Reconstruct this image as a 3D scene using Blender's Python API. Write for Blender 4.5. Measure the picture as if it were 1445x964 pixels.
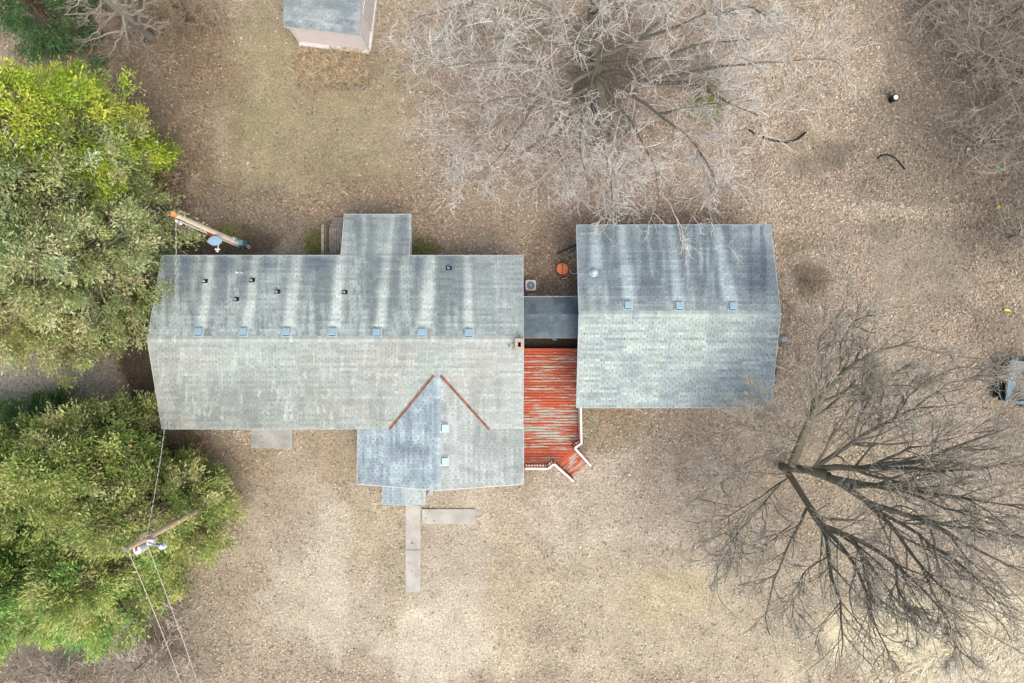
import bpy, math, random
import numpy as np
from math import radians as R
random.seed(7); rng = np.random.default_rng(11)
sc = bpy.context.scene
for o in list(bpy.data.objects): bpy.data.objects.remove(o, do_unlink=True)

# ------------------------------------------------------------------ camera, sky, sun, exposure
H, F = 35.0, 963.3                       # drone height in metres, focal length in photograph pixels
cam_d = bpy.data.cameras.new('camera'); cam = bpy.data.objects.new('camera', cam_d)
sc.collection.objects.link(cam); cam.location = (0, 0, H); cam.rotation_euler = (0, 0, 0)
cam_d.sensor_width = 36; cam_d.lens = 24.0; cam_d.clip_start = .5; cam_d.clip_end = 3000
sc.camera = cam
world = bpy.data.worlds.new('World'); sc.world = world; world.use_nodes = True
nt = world.node_tree; nt.nodes.clear()
SUN_EL, SUN_AZ = 60, 150                 # azimuth clockwise from +Y (top of picture): light from lower right
sky = nt.nodes.new('ShaderNodeTexSky'); sky.sky_type = 'NISHITA'; sky.sun_disc = False
sky.sun_elevation = R(SUN_EL); sky.sun_rotation = R(SUN_AZ)
sky.air_density = 1.0; sky.dust_density = 6.0; sky.ozone_density = .6
bg = nt.nodes.new('ShaderNodeBackground'); bg.inputs[1].default_value = .15
wo = nt.nodes.new('ShaderNodeOutputWorld')
nt.links.new(sky.outputs[0], bg.inputs[0]); nt.links.new(bg.outputs[0], wo.inputs[0])
sl = bpy.data.lights.new('sun', 'SUN'); sl.energy = 1.2; sl.angle = R(62); sl.color = (1, .97, .90)
so = bpy.data.objects.new('sun', sl); sc.collection.objects.link(so); so.location = (20, -30, 50)
so.rotation_euler = (R(90 - SUN_EL), 0, R(180 - SUN_AZ))
sc.view_settings.view_transform = 'Standard'; sc.view_settings.look = 'None'
sc.view_settings.exposure = .95; sc.view_settings.gamma = 1
sc.render.engine = 'CYCLES'; sc.cycles.max_bounces = 6; sc.cycles.diffuse_bounces = 3

# ------------------------------------------------------------------ helpers
def P(px, py, z=0.0):
    s = (H - z) / F
    return np.array([(px - 722.5) * s, -(py - 482.0) * s, z])
def lin(r, g, b, k=1.0):
    return tuple(k * (c / 12.92 if c <= .04045 else ((c + .055) / 1.055) ** 2.4) for c in (r / 255, g / 255, b / 255))
G = 1 / 1.55
def alb(r, g, b): return lin(r, g, b, G)

_lat = {}
def vnoise(x, y, s, seed=0):
    if seed not in _lat: _lat[seed] = np.random.default_rng(1000 + seed).random((256, 256))
    L = _lat[seed]; x = np.asarray(x) / s + 1000.3; y = np.asarray(y) / s + 1000.7
    xi = np.floor(x).astype(int); yi = np.floor(y).astype(int); fx = x - xi; fy = y - yi
    fx = fx * fx * (3 - 2 * fx); fy = fy * fy * (3 - 2 * fy)
    a = L[xi % 256, yi % 256]; b = L[(xi + 1) % 256, yi % 256]; c = L[xi % 256, (yi + 1) % 256]; d = L[(xi + 1) % 256, (yi + 1) % 256]
    return (a * (1 - fx) + b * fx) * (1 - fy) + (c * (1 - fx) + d * fx) * fy
def fbm(x, y, s, seed=0, n=4):
    t = 0; a = .5; w = 0
    for i in range(n):
        t = t + a * vnoise(x, y, s, seed + i); w += a; s /= 2.1; a *= .55
    return t / w
def sstep(a, b, x):
    t = np.clip((x - a) / (b - a), 0, 1); return t * t * (3 - 2 * t)
def hgt(x, y):
    return (fbm(x, y, 3.0, 70, 3) - .5) * .10 + .0

def tag(o, label=None, cat=None, group=None, kind=None):
    if label: o['label'] = label
    if cat: o['category'] = cat
    if group: o['group'] = group
    if kind: o['kind'] = kind
    return o
def link(o, parent=None):
    sc.collection.objects.link(o)
    if parent is not None:
        o.parent = parent; o.matrix_parent_inverse = parent.matrix_world.inverted() if False else o.matrix_parent_inverse
    return o
def empty(name, loc=(0, 0, 0), rz=0.0):
    o = bpy.data.objects.new(name, None); o.empty_display_size = .2
    o.location = [float(c) for c in loc]; o.rotation_euler = (0, 0, rz); return link(o)
def mat4(o):
    import mathutils
    return mathutils.Matrix.Translation(o.location) @ mathutils.Matrix.Rotation(o.rotation_euler[2], 4, 'Z')
def world_of(o):
    m = mat4(o)
    while o.parent is not None: o = o.parent; m = mat4(o) @ m
    return m
def from_np(name, V, Fc, mat, parent=None, col=None, smooth=False, local=False):
    """V (N,3) world coordinates, Fc (M,k) indices; parent is an Empty at its base"""
    V = np.asarray(V, dtype=np.float64); Fc = np.asarray(Fc, dtype=np.int32)
    if parent is not None and not local:
        inv = np.array(world_of(parent).inverted()); V = V @ inv[:3, :3].T + inv[:3, 3]
    me = bpy.data.meshes.new(name); n, k = Fc.shape
    me.vertices.add(len(V)); me.vertices.foreach_set('co', V.astype(np.float32).ravel())
    me.loops.add(n * k); me.loops.foreach_set('vertex_index', Fc.ravel())
    me.polygons.add(n); me.polygons.foreach_set('loop_start', np.arange(0, n * k, k, dtype=np.int32))
    if col is not None:
        a = me.color_attributes.new('tint', 'FLOAT_COLOR', 'POINT')
        c4 = np.ones((len(V), 4), dtype=np.float32); c4[:, :3] = col; a.data.foreach_set('color', c4.ravel())
    me.update(calc_edges=True); me.validate()
    if smooth: me.polygons.foreach_set('use_smooth', np.ones(n, dtype=bool))
    me.materials.append(mat)
    return link(bpy.data.objects.new(name, me), parent)

class MB:
    def __init__(s): s.v = []; s.f = []; s.c = []
    def add(s, vs, fs, col=None):
        b = len(s.v); s.v += [tuple(float(q) for q in v) for v in vs]; s.f += [tuple(b + i for i in f) for f in fs]
        s.c += [col or (1, 1, 1)] * len(vs); return s
    def box(s, x0, x1, y0, y1, z0, z1, col=None):
        vs = [(x, y, z) for z in (z0, z1) for y in (y0, y1) for x in (x0, x1)]
        return s.add(vs, [(0, 2, 3, 1), (4, 5, 7, 6), (0, 1, 5, 4), (2, 6, 7, 3), (0, 4, 6, 2), (1, 3, 7, 5)], col)
    def beam(s, a, b, w, h, up=(0, 0, 1), col=None):
        a = np.array(a, float); b = np.array(b, float); t = b - a; t /= np.linalg.norm(t)
        u = np.array(up, float); r = np.cross(t, u)
        if np.linalg.norm(r) < 1e-3: r = np.cross(t, (1, 0, 0))
        r /= np.linalg.norm(r); u = np.cross(r, t)
        vs = []
        for p in (a, b):
            for i, j in ((-1, -1), (1, -1), (1, 1), (-1, 1)): vs.append(p + r * w / 2 * i + u * h / 2 * j)
        return s.add(vs, [(3, 2, 1, 0), (4, 5, 6, 7), (0, 1, 5, 4), (1, 2, 6, 5), (2, 3, 7, 6), (3, 0, 4, 7)], col)
    def cyl(s, a, b, ra, rb=None, n=10, cap=True, col=None):
        a = np.array(a, float); b = np.array(b, float); rb = ra if rb is None else rb
        t = b - a; t /= np.linalg.norm(t); r = np.cross(t, (0, 0, 1) if abs(t[2]) < .9 else (1, 0, 0)); r /= np.linalg.norm(r); u = np.cross(t, r)
        vs = []
        for p, q in ((a, ra), (b, rb)):
            for i in range(n):
                w = 2 * math.pi * i / n; vs.append(p + q * (r * math.cos(w) + u * math.sin(w)))
        fs = [(i, (i + 1) % n, n + (i + 1) % n, n + i) for i in range(n)]
        if cap: fs += [tuple(range(n - 1, -1, -1)), tuple(range(n, 2 * n))]
        return s.add(vs, fs, col)
    def path(s, pts, r, n=6, col=None):
        pts = [np.array(p, float) for p in pts]; rr = r if hasattr(r, '__len__') else [r] * len(pts); vs = []
        for i, p in enumerate(pts):
            t = pts[min(i + 1, len(pts) - 1)] - pts[max(i - 1, 0)]; t /= np.linalg.norm(t)
            a = np.cross(t, (0, 0, 1) if abs(t[2]) < .9 else (1, 0, 0)); a /= np.linalg.norm(a); b = np.cross(t, a)
            for k in range(n):
                w = 2 * math.pi * k / n; vs.append(p + rr[i] * (a * math.cos(w) + b * math.sin(w)))
        fs = [(i * n + k, i * n + (k + 1) % n, (i + 1) * n + (k + 1) % n, (i + 1) * n + k) for i in range(len(pts) - 1) for k in range(n)]
        fs += [tuple(range(n - 1, -1, -1)), tuple(range((len(pts) - 1) * n, len(pts) * n))]
        return s.add(vs, fs, col)
    def build(s, name, mat, parent=None, smooth=False, bevel=0, local=False):
        V = np.array(s.v, float)
        if parent is not None and not local:
            inv = np.array(world_of(parent).inverted()); V = V @ inv[:3, :3].T + inv[:3, 3]
        me = bpy.data.meshes.new(name); me.from_pydata([tuple(v) for v in V], [], s.f)
        a = me.color_attributes.new('tint', 'FLOAT_COLOR', 'POINT')
        a.data.foreach_set('color', np.array([(*c, 1) for c in s.c], dtype=np.float32).ravel())
        me.update()
        if smooth: me.polygons.foreach_set('use_smooth', np.ones(len(me.polygons), dtype=bool))
        me.materials.append(mat); o = link(bpy.data.objects.new(name, me), parent)
        if bevel:
            m = o.modifiers.new('bevel', 'BEVEL'); m.width = bevel; m.segments = 2; m.limit_method = 'ANGLE'
        return o

# ------------------------------------------------------------------ materials
def mat_base(name, rough=.85, metal=0.0):
    m = bpy.data.materials.new(name); m.use_nodes = True; b = m.node_tree.nodes['Principled BSDF']
    b.inputs['Roughness'].default_value = rough; b.inputs['Metallic'].default_value = metal
    b.inputs['Specular IOR Level'].default_value = .25
    return m, m.node_tree, b
def nd(t, typ, **kw):
    n = t.nodes.new(typ)
    for k, v in kw.items(): setattr(n, k, v)
    return n
def noise(t, scale, detail=4, vec=None, rough=.6):
    n = nd(t, 'ShaderNodeTexNoise'); n.inputs['Scale'].default_value = scale; n.inputs['Detail'].default_value = detail
    n.inputs['Roughness'].default_value = rough
    if vec is not None: t.links.new(vec, n.inputs['Vector'])
    return n.outputs['Fac']
def ramp(t, fac, lo, hi, a=.3, b=.7):
    r = nd(t, 'ShaderNodeMapRange'); r.inputs['From Min'].default_value = a; r.inputs['From Max'].default_value = b
    r.inputs['To Min'].default_value = lo; r.inputs['To Max'].default_value = hi; t.links.new(fac, r.inputs['Value']); return r.outputs[0]
def mul(t, a, b):
    m = nd(t, 'ShaderNodeVectorMath', operation='MULTIPLY'); t.links.new(a, m.inputs[0])
    if isinstance(b, tuple): m.inputs[1].default_value = b
    else: t.links.new(b, m.inputs[1])
    return m.outputs[0]
def mixc(t, f, a, b):
    m = nd(t, 'ShaderNodeMix', data_type='RGBA')
    for s, v in ((0, f), (6, a), (7, b)):
        if isinstance(v, (tuple, float, int)): m.inputs[s].default_value = v if not isinstance(v, tuple) else (*v, 1)
        else: t.links.new(v, m.inputs[s])
    return m.outputs[2]
def bump(t, b, fac, strength=.4, dist=.02):
    n = nd(t, 'ShaderNodeBump'); n.inputs['Strength'].default_value = strength; n.inputs['Distance'].default_value = dist
    t.links.new(fac, n.inputs['Height']); t.links.new(n.outputs[0], b.inputs['Normal'])
def pos(t, sx=1, sy=1, sz=1):
    g = nd(t, 'ShaderNodeNewGeometry'); return mul(t, g.outputs['Position'], (sx, sy, sz))
def plain(name, rgb, rough=.8, metal=0.0, var=.18, scale=6.0, b_=0.15):
    m, t, b = mat_base(name, rough, metal); p = pos(t)
    n1 = noise(t, scale, 5, p); f = ramp(t, n1, 1 - var, 1 + var)
    c = nd(t, 'ShaderNodeRGB'); c.outputs[0].default_value = (*rgb, 1)
    t.links.new(mul(t, c.outputs[0], f), b.inputs['Base Color'])
    if b_: bump(t, b, noise(t, scale * 6, 3, p), b_, .01)
    return m
def tinted(name, rough=.85, n_lo=.85, n_hi=1.15, scale=20.0, bmp=.3, trans=0.0, scale2=None):
    m, t, b = mat_base(name, rough); p = pos(t)
    a = nd(t, 'ShaderNodeAttribute', attribute_name='tint')
    c = mul(t, a.outputs['Color'], ramp(t, noise(t, scale, 4, p), n_lo, n_hi))
    if scale2: c = mul(t, c, ramp(t, noise(t, scale2, 5, p, .75), n_lo, n_hi))
    t.links.new(c, b.inputs['Base Color'])
    if bmp: bump(t, b, noise(t, scale * 2, 3, p), bmp, .02)
    if trans:
        tr = nd(t, 'ShaderNodeBsdfTranslucent'); t.links.new(c, tr.inputs[0]); mx = nd(t, 'ShaderNodeMixShader'); mx.inputs[0].default_value = trans
        out = t.nodes['Material Output']; t.links.new(b.outputs[0], mx.inputs[1]); t.links.new(tr.outputs[0], mx.inputs[2]); t.links.new(mx.outputs[0], out.inputs[0])
    return m

M = {}
M['shingle'] = tinted('asphalt_shingle', .9, .86, 1.14, 9.0, .3, scale2=60.0)
M['leaf'] = tinted('dry_leaf', .8, .9, 1.1, 30, 0)
M['foliage'] = tinted('evergreen_needles', .65, .82, 1.18, 1.6, 0, trans=.38)
M['bark'] = tinted('bark', .9, .7, 1.25, 12, .5)
M['straw'] = tinted('dry_grass', .8, .85, 1.15, 3, 0, trans=.15)
M['white'] = plain('white_trim', (.47, .455, .44), .55, 0, .08, 4, .05)
M['fascia'] = plain('grey_white_trim', (.30, .34, .35), .55, 0, .12, 4, .05)
M['siding'] = plain('white_siding', (.62, .62, .60), .6, 0, .08, 3, .1)
M['wall_in'] = plain('roof_board', (.16, .14, .12), .9)
M['glass'] = plain('window_glass', (.03, .04, .05), .08, 0, .05, 2, 0)
M['galv'] = plain('galvanised_metal', (.27, .40, .46), .5, .3, .08, 8, 0)
M['vent_side'] = plain('vent_flange', (.34, .39, .40), .6, .2, .1, 8, 0)
M['black'] = plain('black_rubber', (.012, .013, .014), .7, 0, .2, 20, 0)
M['pvc'] = plain('pale_pvc', (.55, .55, .52), .5, 0, .05, 8, 0)
M['concrete'] = plain('concrete', alb(180, 178, 170), .9, 0, .20, 1.3, .5)
M['concrete_grey'] = plain('grey_concrete', alb(160, 162, 158), .9, 0, .24, 1.3, .5)
M['brick'] = plain('old_brick', alb(180, 168, 152), .9, 0, .16, 14, .4)
M['soot'] = plain('soot', (.006, .005, .005), .95, 0, .1, 5, 0)
M['dirt'] = plain('dark_gravel', alb(62, 56, 48), .95, 0, .5, 14, .8)
M['grey_wood'] = plain('weathered_wood', alb(142, 137, 127), .9, 0, .3, 5, .4)
M['pole_wood'] = plain('pole_wood', alb(242, 226, 202), .85, 0, .22, 5, .3)
M['pole_tan'] = plain('tan_pole_wood', alb(230, 206, 172), .85, 0, .22, 5, .3)
M['orange'] = plain('orange_paint', alb(226, 146, 88), .7, 0, .2, 9, .2)
M['rust_or'] = plain('rusty_orange_enamel', alb(232, 132, 84), .65, 0, .22, 4, .3)
M['rust'] = plain('rusty_flashing', alb(140, 98, 80), .75, .1, .4, 5, .3)
M['red'] = plain('red_paint', alb(170, 60, 44), .7, 0, .25, 12, .2)
M['blue'] = plain('blue_grey_metal', alb(104, 140, 158), .5, .2, .12, 6, .1)
M['dish'] = plain('dish_grey', alb(138, 164, 188), .5, 0, .05, 6, 0)
M['wire'] = plain('wire', alb(205, 198, 188), .6, 0, .2, 9, 0)
M['wire_dark'] = plain('dark_wire', alb(120, 118, 112), .6, 0, .3, 9, 0)
M['green_pl'] = plain('green_plastic', alb(60, 150, 115), .45, 0, .1, 8, 0)
M['yellow_pl'] = plain('yellow_plastic', alb(225, 205, 60), .45, 0, .1, 8, 0)
M['lime_pl'] = plain('lime_plastic', alb(205, 215, 90), .45, 0, .1, 8, 0)
M['pink_wall'] = plain('faded_mauve_siding', alb(226, 218, 216), .8, 0, .06, 3, .1)
M['blue_white'] = plain('white_lid', alb(225, 238, 240), .4, 0, .05, 6, 0)

# ground
m, t, b = mat_base('ground_cover', .95); p = pos(t)
a = nd(t, 'ShaderNodeAttribute', attribute_name='tint')
c = mul(t, a.outputs['Color'], ramp(t, noise(t, 1.3, 6, p, .65), .86, 1.14))
c = mul(t, c, ramp(t, noise(t, 7, 6, p, .85), .58, 1.40))
c = mul(t, c, ramp(t, noise(t, 13, 2, p, .8), .60, 1.38))
hue = mixc(t, ramp(t, noise(t, 2.6, 4, p), 0.0, 1.0), (1.03, 1.0, .96), (.975, 1.0, 1.02))
c = mul(t, c, hue); t.links.new(c, b.inputs['Base Color']); bump(t, b, noise(t, 12, 6, p, .8), .8, .06); M['ground'] = m
# peeling deck paint: wood shows in long streaks along the boards
m, t, b = mat_base('peeling_red_paint', .75)
def peel(t, b, sx, sy, rot=0, th=(.50, .53), shift=0.0):
    g = nd(t, 'ShaderNodeNewGeometry'); vec = g.outputs['Position']
    if rot:
        vr = nd(t, 'ShaderNodeVectorRotate', rotation_type='Z_AXIS'); vr.inputs['Angle'].default_value = rot; t.links.new(vec, vr.inputs['Vector']); vec = vr.outputs[0]
    oi = nd(t, 'ShaderNodeObjectInfo'); cx = nd(t, 'ShaderNodeCombineXYZ'); t.links.new(oi.outputs['Random'], cx.inputs[0]); sh = mul(t, cx.outputs[0], (9, 0, 0))
    ad = nd(t, 'ShaderNodeVectorMath', operation='ADD'); t.links.new(mul(t, vec, (sx, sy, 1)), ad.inputs[0]); t.links.new(sh, ad.inputs[1])
    n1 = noise(t, 1.0, 7, ad.outputs[0], .66); n0 = noise(t, 1.0, 2, mul(t, vec, (.22, .75, 1)), .5)
    sm = nd(t, 'ShaderNodeMath', operation='MULTIPLY_ADD'); t.links.new(n0, sm.inputs[0]); sm.inputs[1].default_value = .6; t.links.new(n1, sm.inputs[2])
    f = ramp(t, sm.outputs[0], 0, 1, th[0] + .30 + shift, th[1] + .30 + shift)
    red = mixc(t, noise(t, 6, 4, vec), alb(172, 76, 52), alb(202, 104, 74)); red = mul(t, red, ramp(t, oi.outputs['Random'], .84, 1.1, 0, 1))
    wood = mixc(t, noise(t, 1, 5, mul(t, vec, (3, 26, 1)), .7), alb(104, 100, 92), alb(222, 214, 198))
    t.links.new(mixc(t, f, red, wood), b.inputs['Base Color']); bump(t, b, f, -.25, .004)
peel(t, b, .75, 9.0, th=(.59, .605)); M['deck'] = m
m, t, b = mat_base('peeling_red_stair_paint', .75); peel(t, b, 1.4, 9.0, rot=R(-41), th=(.545, .565)); M['stair'] = m
m, t, b = mat_base('red_trim_paint', .75); peel(t, b, 2, 9.0, th=(.66, .69)); M['redtrim'] = m

# ------------------------------------------------------------------ ground sheet
GB = [  # cx, cy, rx, ry, colour, strength, leaf density (None = leave)  -- patches of real ground cover, in photo pixels at z=0
 (1150, 300, 560, 420, (184, 164, 144), .9, 1.0), (860, 200, 330, 200, (170, 150, 132), .8, 1.0),
 (430, 170, 150, 150, (158, 143, 114), .95, .15), (360, 120, 60, 110, (152, 140, 108), .5, .1), (500, 220, 60, 50, (160, 145, 120), .5, .3),
 (200, 110, 130, 150, (144, 124, 103), .95, .7), (270, 190, 50, 140, (142, 121, 99), .7, .7), (60, 100, 90, 80, (160, 140, 118), .8, .2),
 (380, 310, 170, 48, (134, 120, 104), .9, .6), (330, 345, 90, 26, (96, 84, 68), .8, .4), (500, 290, 130, 34, (165, 143, 120), .8, 1.0), (640, 320, 110, 50, (168, 146, 124), .9, 1.0),
 (445, 345, 18, 20, (104, 98, 54), .7, .2), (596, 350, 24, 14, (118, 110, 70), .6, .3), (310, 330, 36, 22, (100, 92, 55), .5, .3),
 (770, 360, 60, 70, (150, 128, 108), .8, 1.0), (210, 470, 40, 150, (84, 68, 54), .9, .4), (255, 610, 60, 60, (120, 98, 78), .8, .9),
 (55, 560, 80, 60, (178, 166, 150), .95, .3), (320, 690, 110, 90, (160, 140, 116), .7, .5), (460, 650, 160, 50, (160, 141, 116), .8, .2),
 (600, 780, 330, 170, (184, 168, 148), .9, .2), (450, 850, 90, 90, (196, 182, 161), .6, .08), (640, 890, 90, 80, (198, 183, 163), .8, .1), (510, 740, 50, 120, (178, 160, 130), .5, .2),
 (870, 720, 220, 100, (188, 172, 153), .9, .3), (850, 600, 70, 40, (156, 138, 114), .8, .6), (920, 880, 170, 130, (190, 174, 149), .7, .15), (1050, 900, 150, 120, (190, 174, 150), .7, .2),
 (720, 850, 60, 130, (192, 172, 140), .5, .2), (740, 640, 40, 60, (150, 130, 105), .6, .3),
 (1360, 200, 170, 230, (140, 127, 110), .85, .9), (1290, 380, 90, 70, (156, 142, 124), .8, .12), (1330, 340, 50, 40, (140, 128, 112), .5, .2),
 (1172, 215, 34, 24, (118, 106, 92), .9, .15), (1140, 235, 30, 20, (128, 116, 100), .6, .2), (1135, 200, 50, 30, (146, 130, 108), .6, .3), (1110, 130, 40, 30, (150, 134, 108), .4, .5),
 (1000, 150, 34, 34, (122, 116, 72), .8, .3), (975, 100, 60, 40, (110, 96, 80), .7, .6), (860, 90, 80, 80, (108, 96, 82), .8, .6), (840, 150, 40, 60, (112, 96, 84), .6, .6), (720, 40, 80, 40, (132, 118, 98), .6, .7),
 (1145, 400, 26, 30, (120, 104, 80), .7, .5), (1115, 345, 22, 16, (130, 122, 76), .4, .5), (1400, 480, 60, 50, (140, 122, 104), .5, .7), (1110, 480, 30, 60, (164, 140, 114), .5, 1.0),
 (1200, 480, 130, 60, (188, 168, 146), .6, 1.0), (1180, 640, 140, 60, (190, 172, 146), .6, .7), (1330, 640, 120, 120, (176, 160, 142), .6, .8), (1300, 760, 180, 120, (176, 160, 140), .6, .7),
 (1380, 920, 210, 90, (222, 206, 172), .9, .05), (1030, 640, 60, 80, (172, 152, 130), .5, .6), (30, 940, 140, 40, (124, 112, 100), .9, .4), (170, 930, 90, 60, (150, 134, 116), .9, .6),
 (230, 900, 40, 50, (140, 120, 98), .6, .6), (300, 830, 60, 80, (174, 157, 135), .7, .5), (330, 930, 90, 60, (178, 160, 138), .6, .6), (960, 320, 160, 26, (172, 146, 120), .6, 1.0),
 (470, 800, 26, 130, (206, 192, 174), .5, .05), (560, 790, 22, 120, (168, 152, 124), .5, .3), (665, 800, 34, 110, (200, 186, 166), .5, .1), (400, 700, 30, 60, (172, 156, 132), .4, .3),
 (800, 800, 120, 18, (176, 160, 138), .5, .3), (900, 760, 90, 14, (202, 187, 166), .5, .1), (960, 850, 70, 40, (178, 160, 126), .5, .1), (740, 930, 90, 30, (200, 184, 158), .5, .1), (430, 110, 70, 34, (166, 150, 122), .4, .1), (470, 240, 60, 26, (148, 132, 104), .5, .2), (330, 200, 16, 110, (146, 126, 100), .5, .3),
 (1260, 300, 90, 16, (198, 180, 158), .6, 1.0), (1350, 300, 60, 16, (176, 158, 136), .5, .9), (1220, 560, 120, 20, (196, 176, 152), .5, .9), (1280, 440, 16, 70, (160, 144, 124), .5, .4), (1080, 420, 30, 90, (178, 154, 126), .5, 1.0), (1130, 300, 90, 30, (192, 172, 150), .6, 1.0),
 (630, 910, 70, 70, (212, 198, 176), .6, .05), (585, 900, 26, 60, (208, 194, 172), .5, .05),
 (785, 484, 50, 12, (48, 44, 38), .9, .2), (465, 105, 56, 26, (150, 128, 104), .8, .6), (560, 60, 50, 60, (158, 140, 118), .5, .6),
 (960, 660, 10, 26, (120, 100, 80), .3, .5), (835, 600, 7, 22, (140, 145, 118), .3, .4), (1000, 20, 200, 60, (150, 134, 116), .5, .8)]
def ground_col(x, y):
    x = np.asarray(x, float); y = np.asarray(y, float)
    px = x * F / H + 722.5; py = 482 - y * F / H
    c = np.ones(x.shape + (3,)) * np.array(lin(176, 158, 136)); d = np.ones(x.shape) * .6
    wn = (fbm(x, y, 2.6, 20, 6) - .5) * 2.0 + (fbm(x, y, .7, 27, 3) - .5) * .6
    for i, (cx, cy, rx, ry, col, st, dn) in enumerate(GB):
        q = np.sqrt(((px - cx) / rx) ** 2 + ((py - cy) / ry) ** 2) + wn * .8
        w = st * (1 - sstep(.55, 1.25, q)); c = c * (1 - w[..., None]) + np.array(lin(*col)) * w[..., None]; d = d * (1 - w) + dn * w
    mot = .86 + .28 * fbm(x, y, .9, 40, 4) + .3 * (fbm(x, y, 5, 44, 3) - .5)
    return c * mot[..., None] * G * np.array([.925, .99, 1.02]), d
def axis(lo, hi, step, far):
    a = np.arange(lo, hi + 1e-6, step); o = [hi + step]; s = step
    while o[-1] < far: s *= 1.35; o.append(o[-1] + s)
    l = [lo - step]; s = step
    while l[-1] > -far: s *= 1.35; l.append(l[-1] - s)
    return np.concatenate([l[::-1], a, o])
ax = axis(-31, 31, .13, 1500); ay = axis(-22, 22, .13, 1500)
X, Y = np.meshgrid(ax, ay); Z = hgt(X, Y); C, dn_ = ground_col(X, Y); C = C * (1 - .08 * dn_[..., None])
far_ = sstep(28, 34, np.maximum(np.abs(X), np.abs(Y) * 1.4))[..., None]; C = C * (1 - far_) + np.array(lin(172, 156, 132, G * .95)) * far_; Z = Z * (1 - far_[..., 0])
V = np.stack([X, Y, Z], -1).reshape(-1, 3); nx, ny = len(ax), len(ay)
idx = np.arange(nx * ny).reshape(ny, nx)
Fc = np.stack([idx[:-1, :-1], idx[:-1, 1:], idx[1:, 1:], idx[1:, :-1]], -1).reshape(-1, 4)
g = from_np('ground', V, Fc, M['ground'], col=C.reshape(-1, 3), smooth=True); tag(g, kind='structure')

# ------------------------------------------------------------------ leaf litter, dry grass
def quads(cx, cy, cz, L, W, yaw, pitch, roll, bend=0.25):
    """leaf shaped folded quads: returns V (N*4,3)"""
    cyw, syw = np.cos(yaw), np.sin(yaw); cp, sp = np.cos(pitch), np.sin(pitch)
    d = np.stack([cyw * cp, syw * cp, sp], -1); s = np.stack([-syw, cyw, np.zeros_like(yaw)], -1)
    u = np.cross(d, s); s = s * np.cos(roll)[:, None] + u * np.sin(roll)[:, None]
    c = np.stack([cx, cy, cz], -1)
    a = c - d * L[:, None] / 2; b = c + s * W[:, None] / 2 + u * (bend * W)[:, None]; e = c + d * L[:, None] / 2; f = c - s * W[:, None] / 2 + u * (bend * W)[:, None]
    return np.stack([a, f, e, b], 1).reshape(-1, 3)
Q4 = lambda n: np.arange(n * 4).reshape(-1, 4)
n = 430000
x = rng.uniform(-28, 28, n); y = rng.uniform(-19.5, 19.5, n); gc, dn = ground_col(x, y)
keep = rng.random(n) < dn ** 1.5 * (.35 + .9 * fbm(x, y, 1.2, 60, 3)); x, y, gc = x[keep], y[keep], gc[keep]; n = len(x)
L = rng.uniform(.065, .15, n); W = L * rng.uniform(.45, .8, n)
lz = hgt(x, y) + rng.uniform(.012, .035, n); lpx, lpy = x * F / H + 722.5, 482 - y * F / H
for sx0, sy0, sx1, sy1, sh in ((572, 713, 593.5, 836, .07), (595, 718.5, 671, 739.5, .08), (353.5, 595, 412.5, 633, .16)):
    on = (lpx > sx0) & (lpx < sx1) & (lpy > sy0) & (lpy < sy1); lz = np.where(on, np.where(rng.random(n) < .22, sh + .012, -.2), lz)
V = quads(x, y, lz, L, W, rng.uniform(0, 6.28, n), rng.normal(0, .25, n), rng.normal(0, .35, n))
br = np.exp(rng.normal(.0, .42, n)); br = np.minimum(br, 1.7)
warm = rng.normal(0, .035, n)
lc = 1.03 * gc * br[:, None] * np.stack([1 + warm, 1 + 0 * warm, 1 - warm - .01], -1)
lc = np.clip(lc, .01, .46)
o = from_np('leaf_litter', V, Q4(n), M['leaf'], col=np.repeat(lc, 4, 0)); tag(o, 'thin scatter of fallen brown leaves covering the yard ground', 'leaves', kind='stuff')

def blades(name, n, region, length, col, lab, cat, lean=.9, dirs=None, w=.02, var=.2):
    x, y = region(n); n = len(x); Lb = rng.uniform(*length, n); yaw = (dirs(x, y) if dirs else rng.uniform(0, 6.28, n)) + rng.normal(0, .45, n)
    h0 = hgt(x, y) - .01; el = rng.normal(lean, .25, n)                # el = horizontal share
    p0 = np.stack([x, y, h0], -1); d = np.stack([np.cos(yaw), np.sin(yaw), 0 * yaw], -1); s = np.stack([-np.sin(yaw), np.cos(yaw), 0 * yaw], -1) * w
    up = np.array([0, 0, 1.0])
    p1 = p0 + d * (Lb * .35 * el)[:, None] + up * (Lb * .5)[:, None]; p2 = p0 + d * (Lb * .8 * el)[:, None] + up * (Lb * (.75 - .4 * el * .5))[:, None] ; p3 = p0 + d * (Lb * 1.05 * el)[:, None] + up * (Lb * (.62 - .4 * el * .5))[:, None]
    V = np.stack([p0 - s, p0 + s, p1 - s, p1 + s, p3 - s * .2, p3 + s * .2], 1).reshape(-1, 3)
    k = np.arange(n)[:, None, None] * 6; Fb = (np.array([[0, 1, 3, 2], [2, 3, 5, 4]])[None] + k).reshape(-1, 4)
    cc = np.array(col)[rng.integers(0, len(col), n)] * np.exp(rng.normal(0, var, n))[:, None]
    if name == 'tall_dry_grass': cc = cc * (.95 + .6 * fbm(x * .55 + y * .9, (x * .9 - y * .55) * 3.2, 3.0, 99, 4))[:, None]
    o = from_np(name, V, Fb, M['straw'], col=np.repeat(np.clip(cc, .01, .7), 6, 0)); tag(o, lab, cat, kind='stuff'); return o
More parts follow.
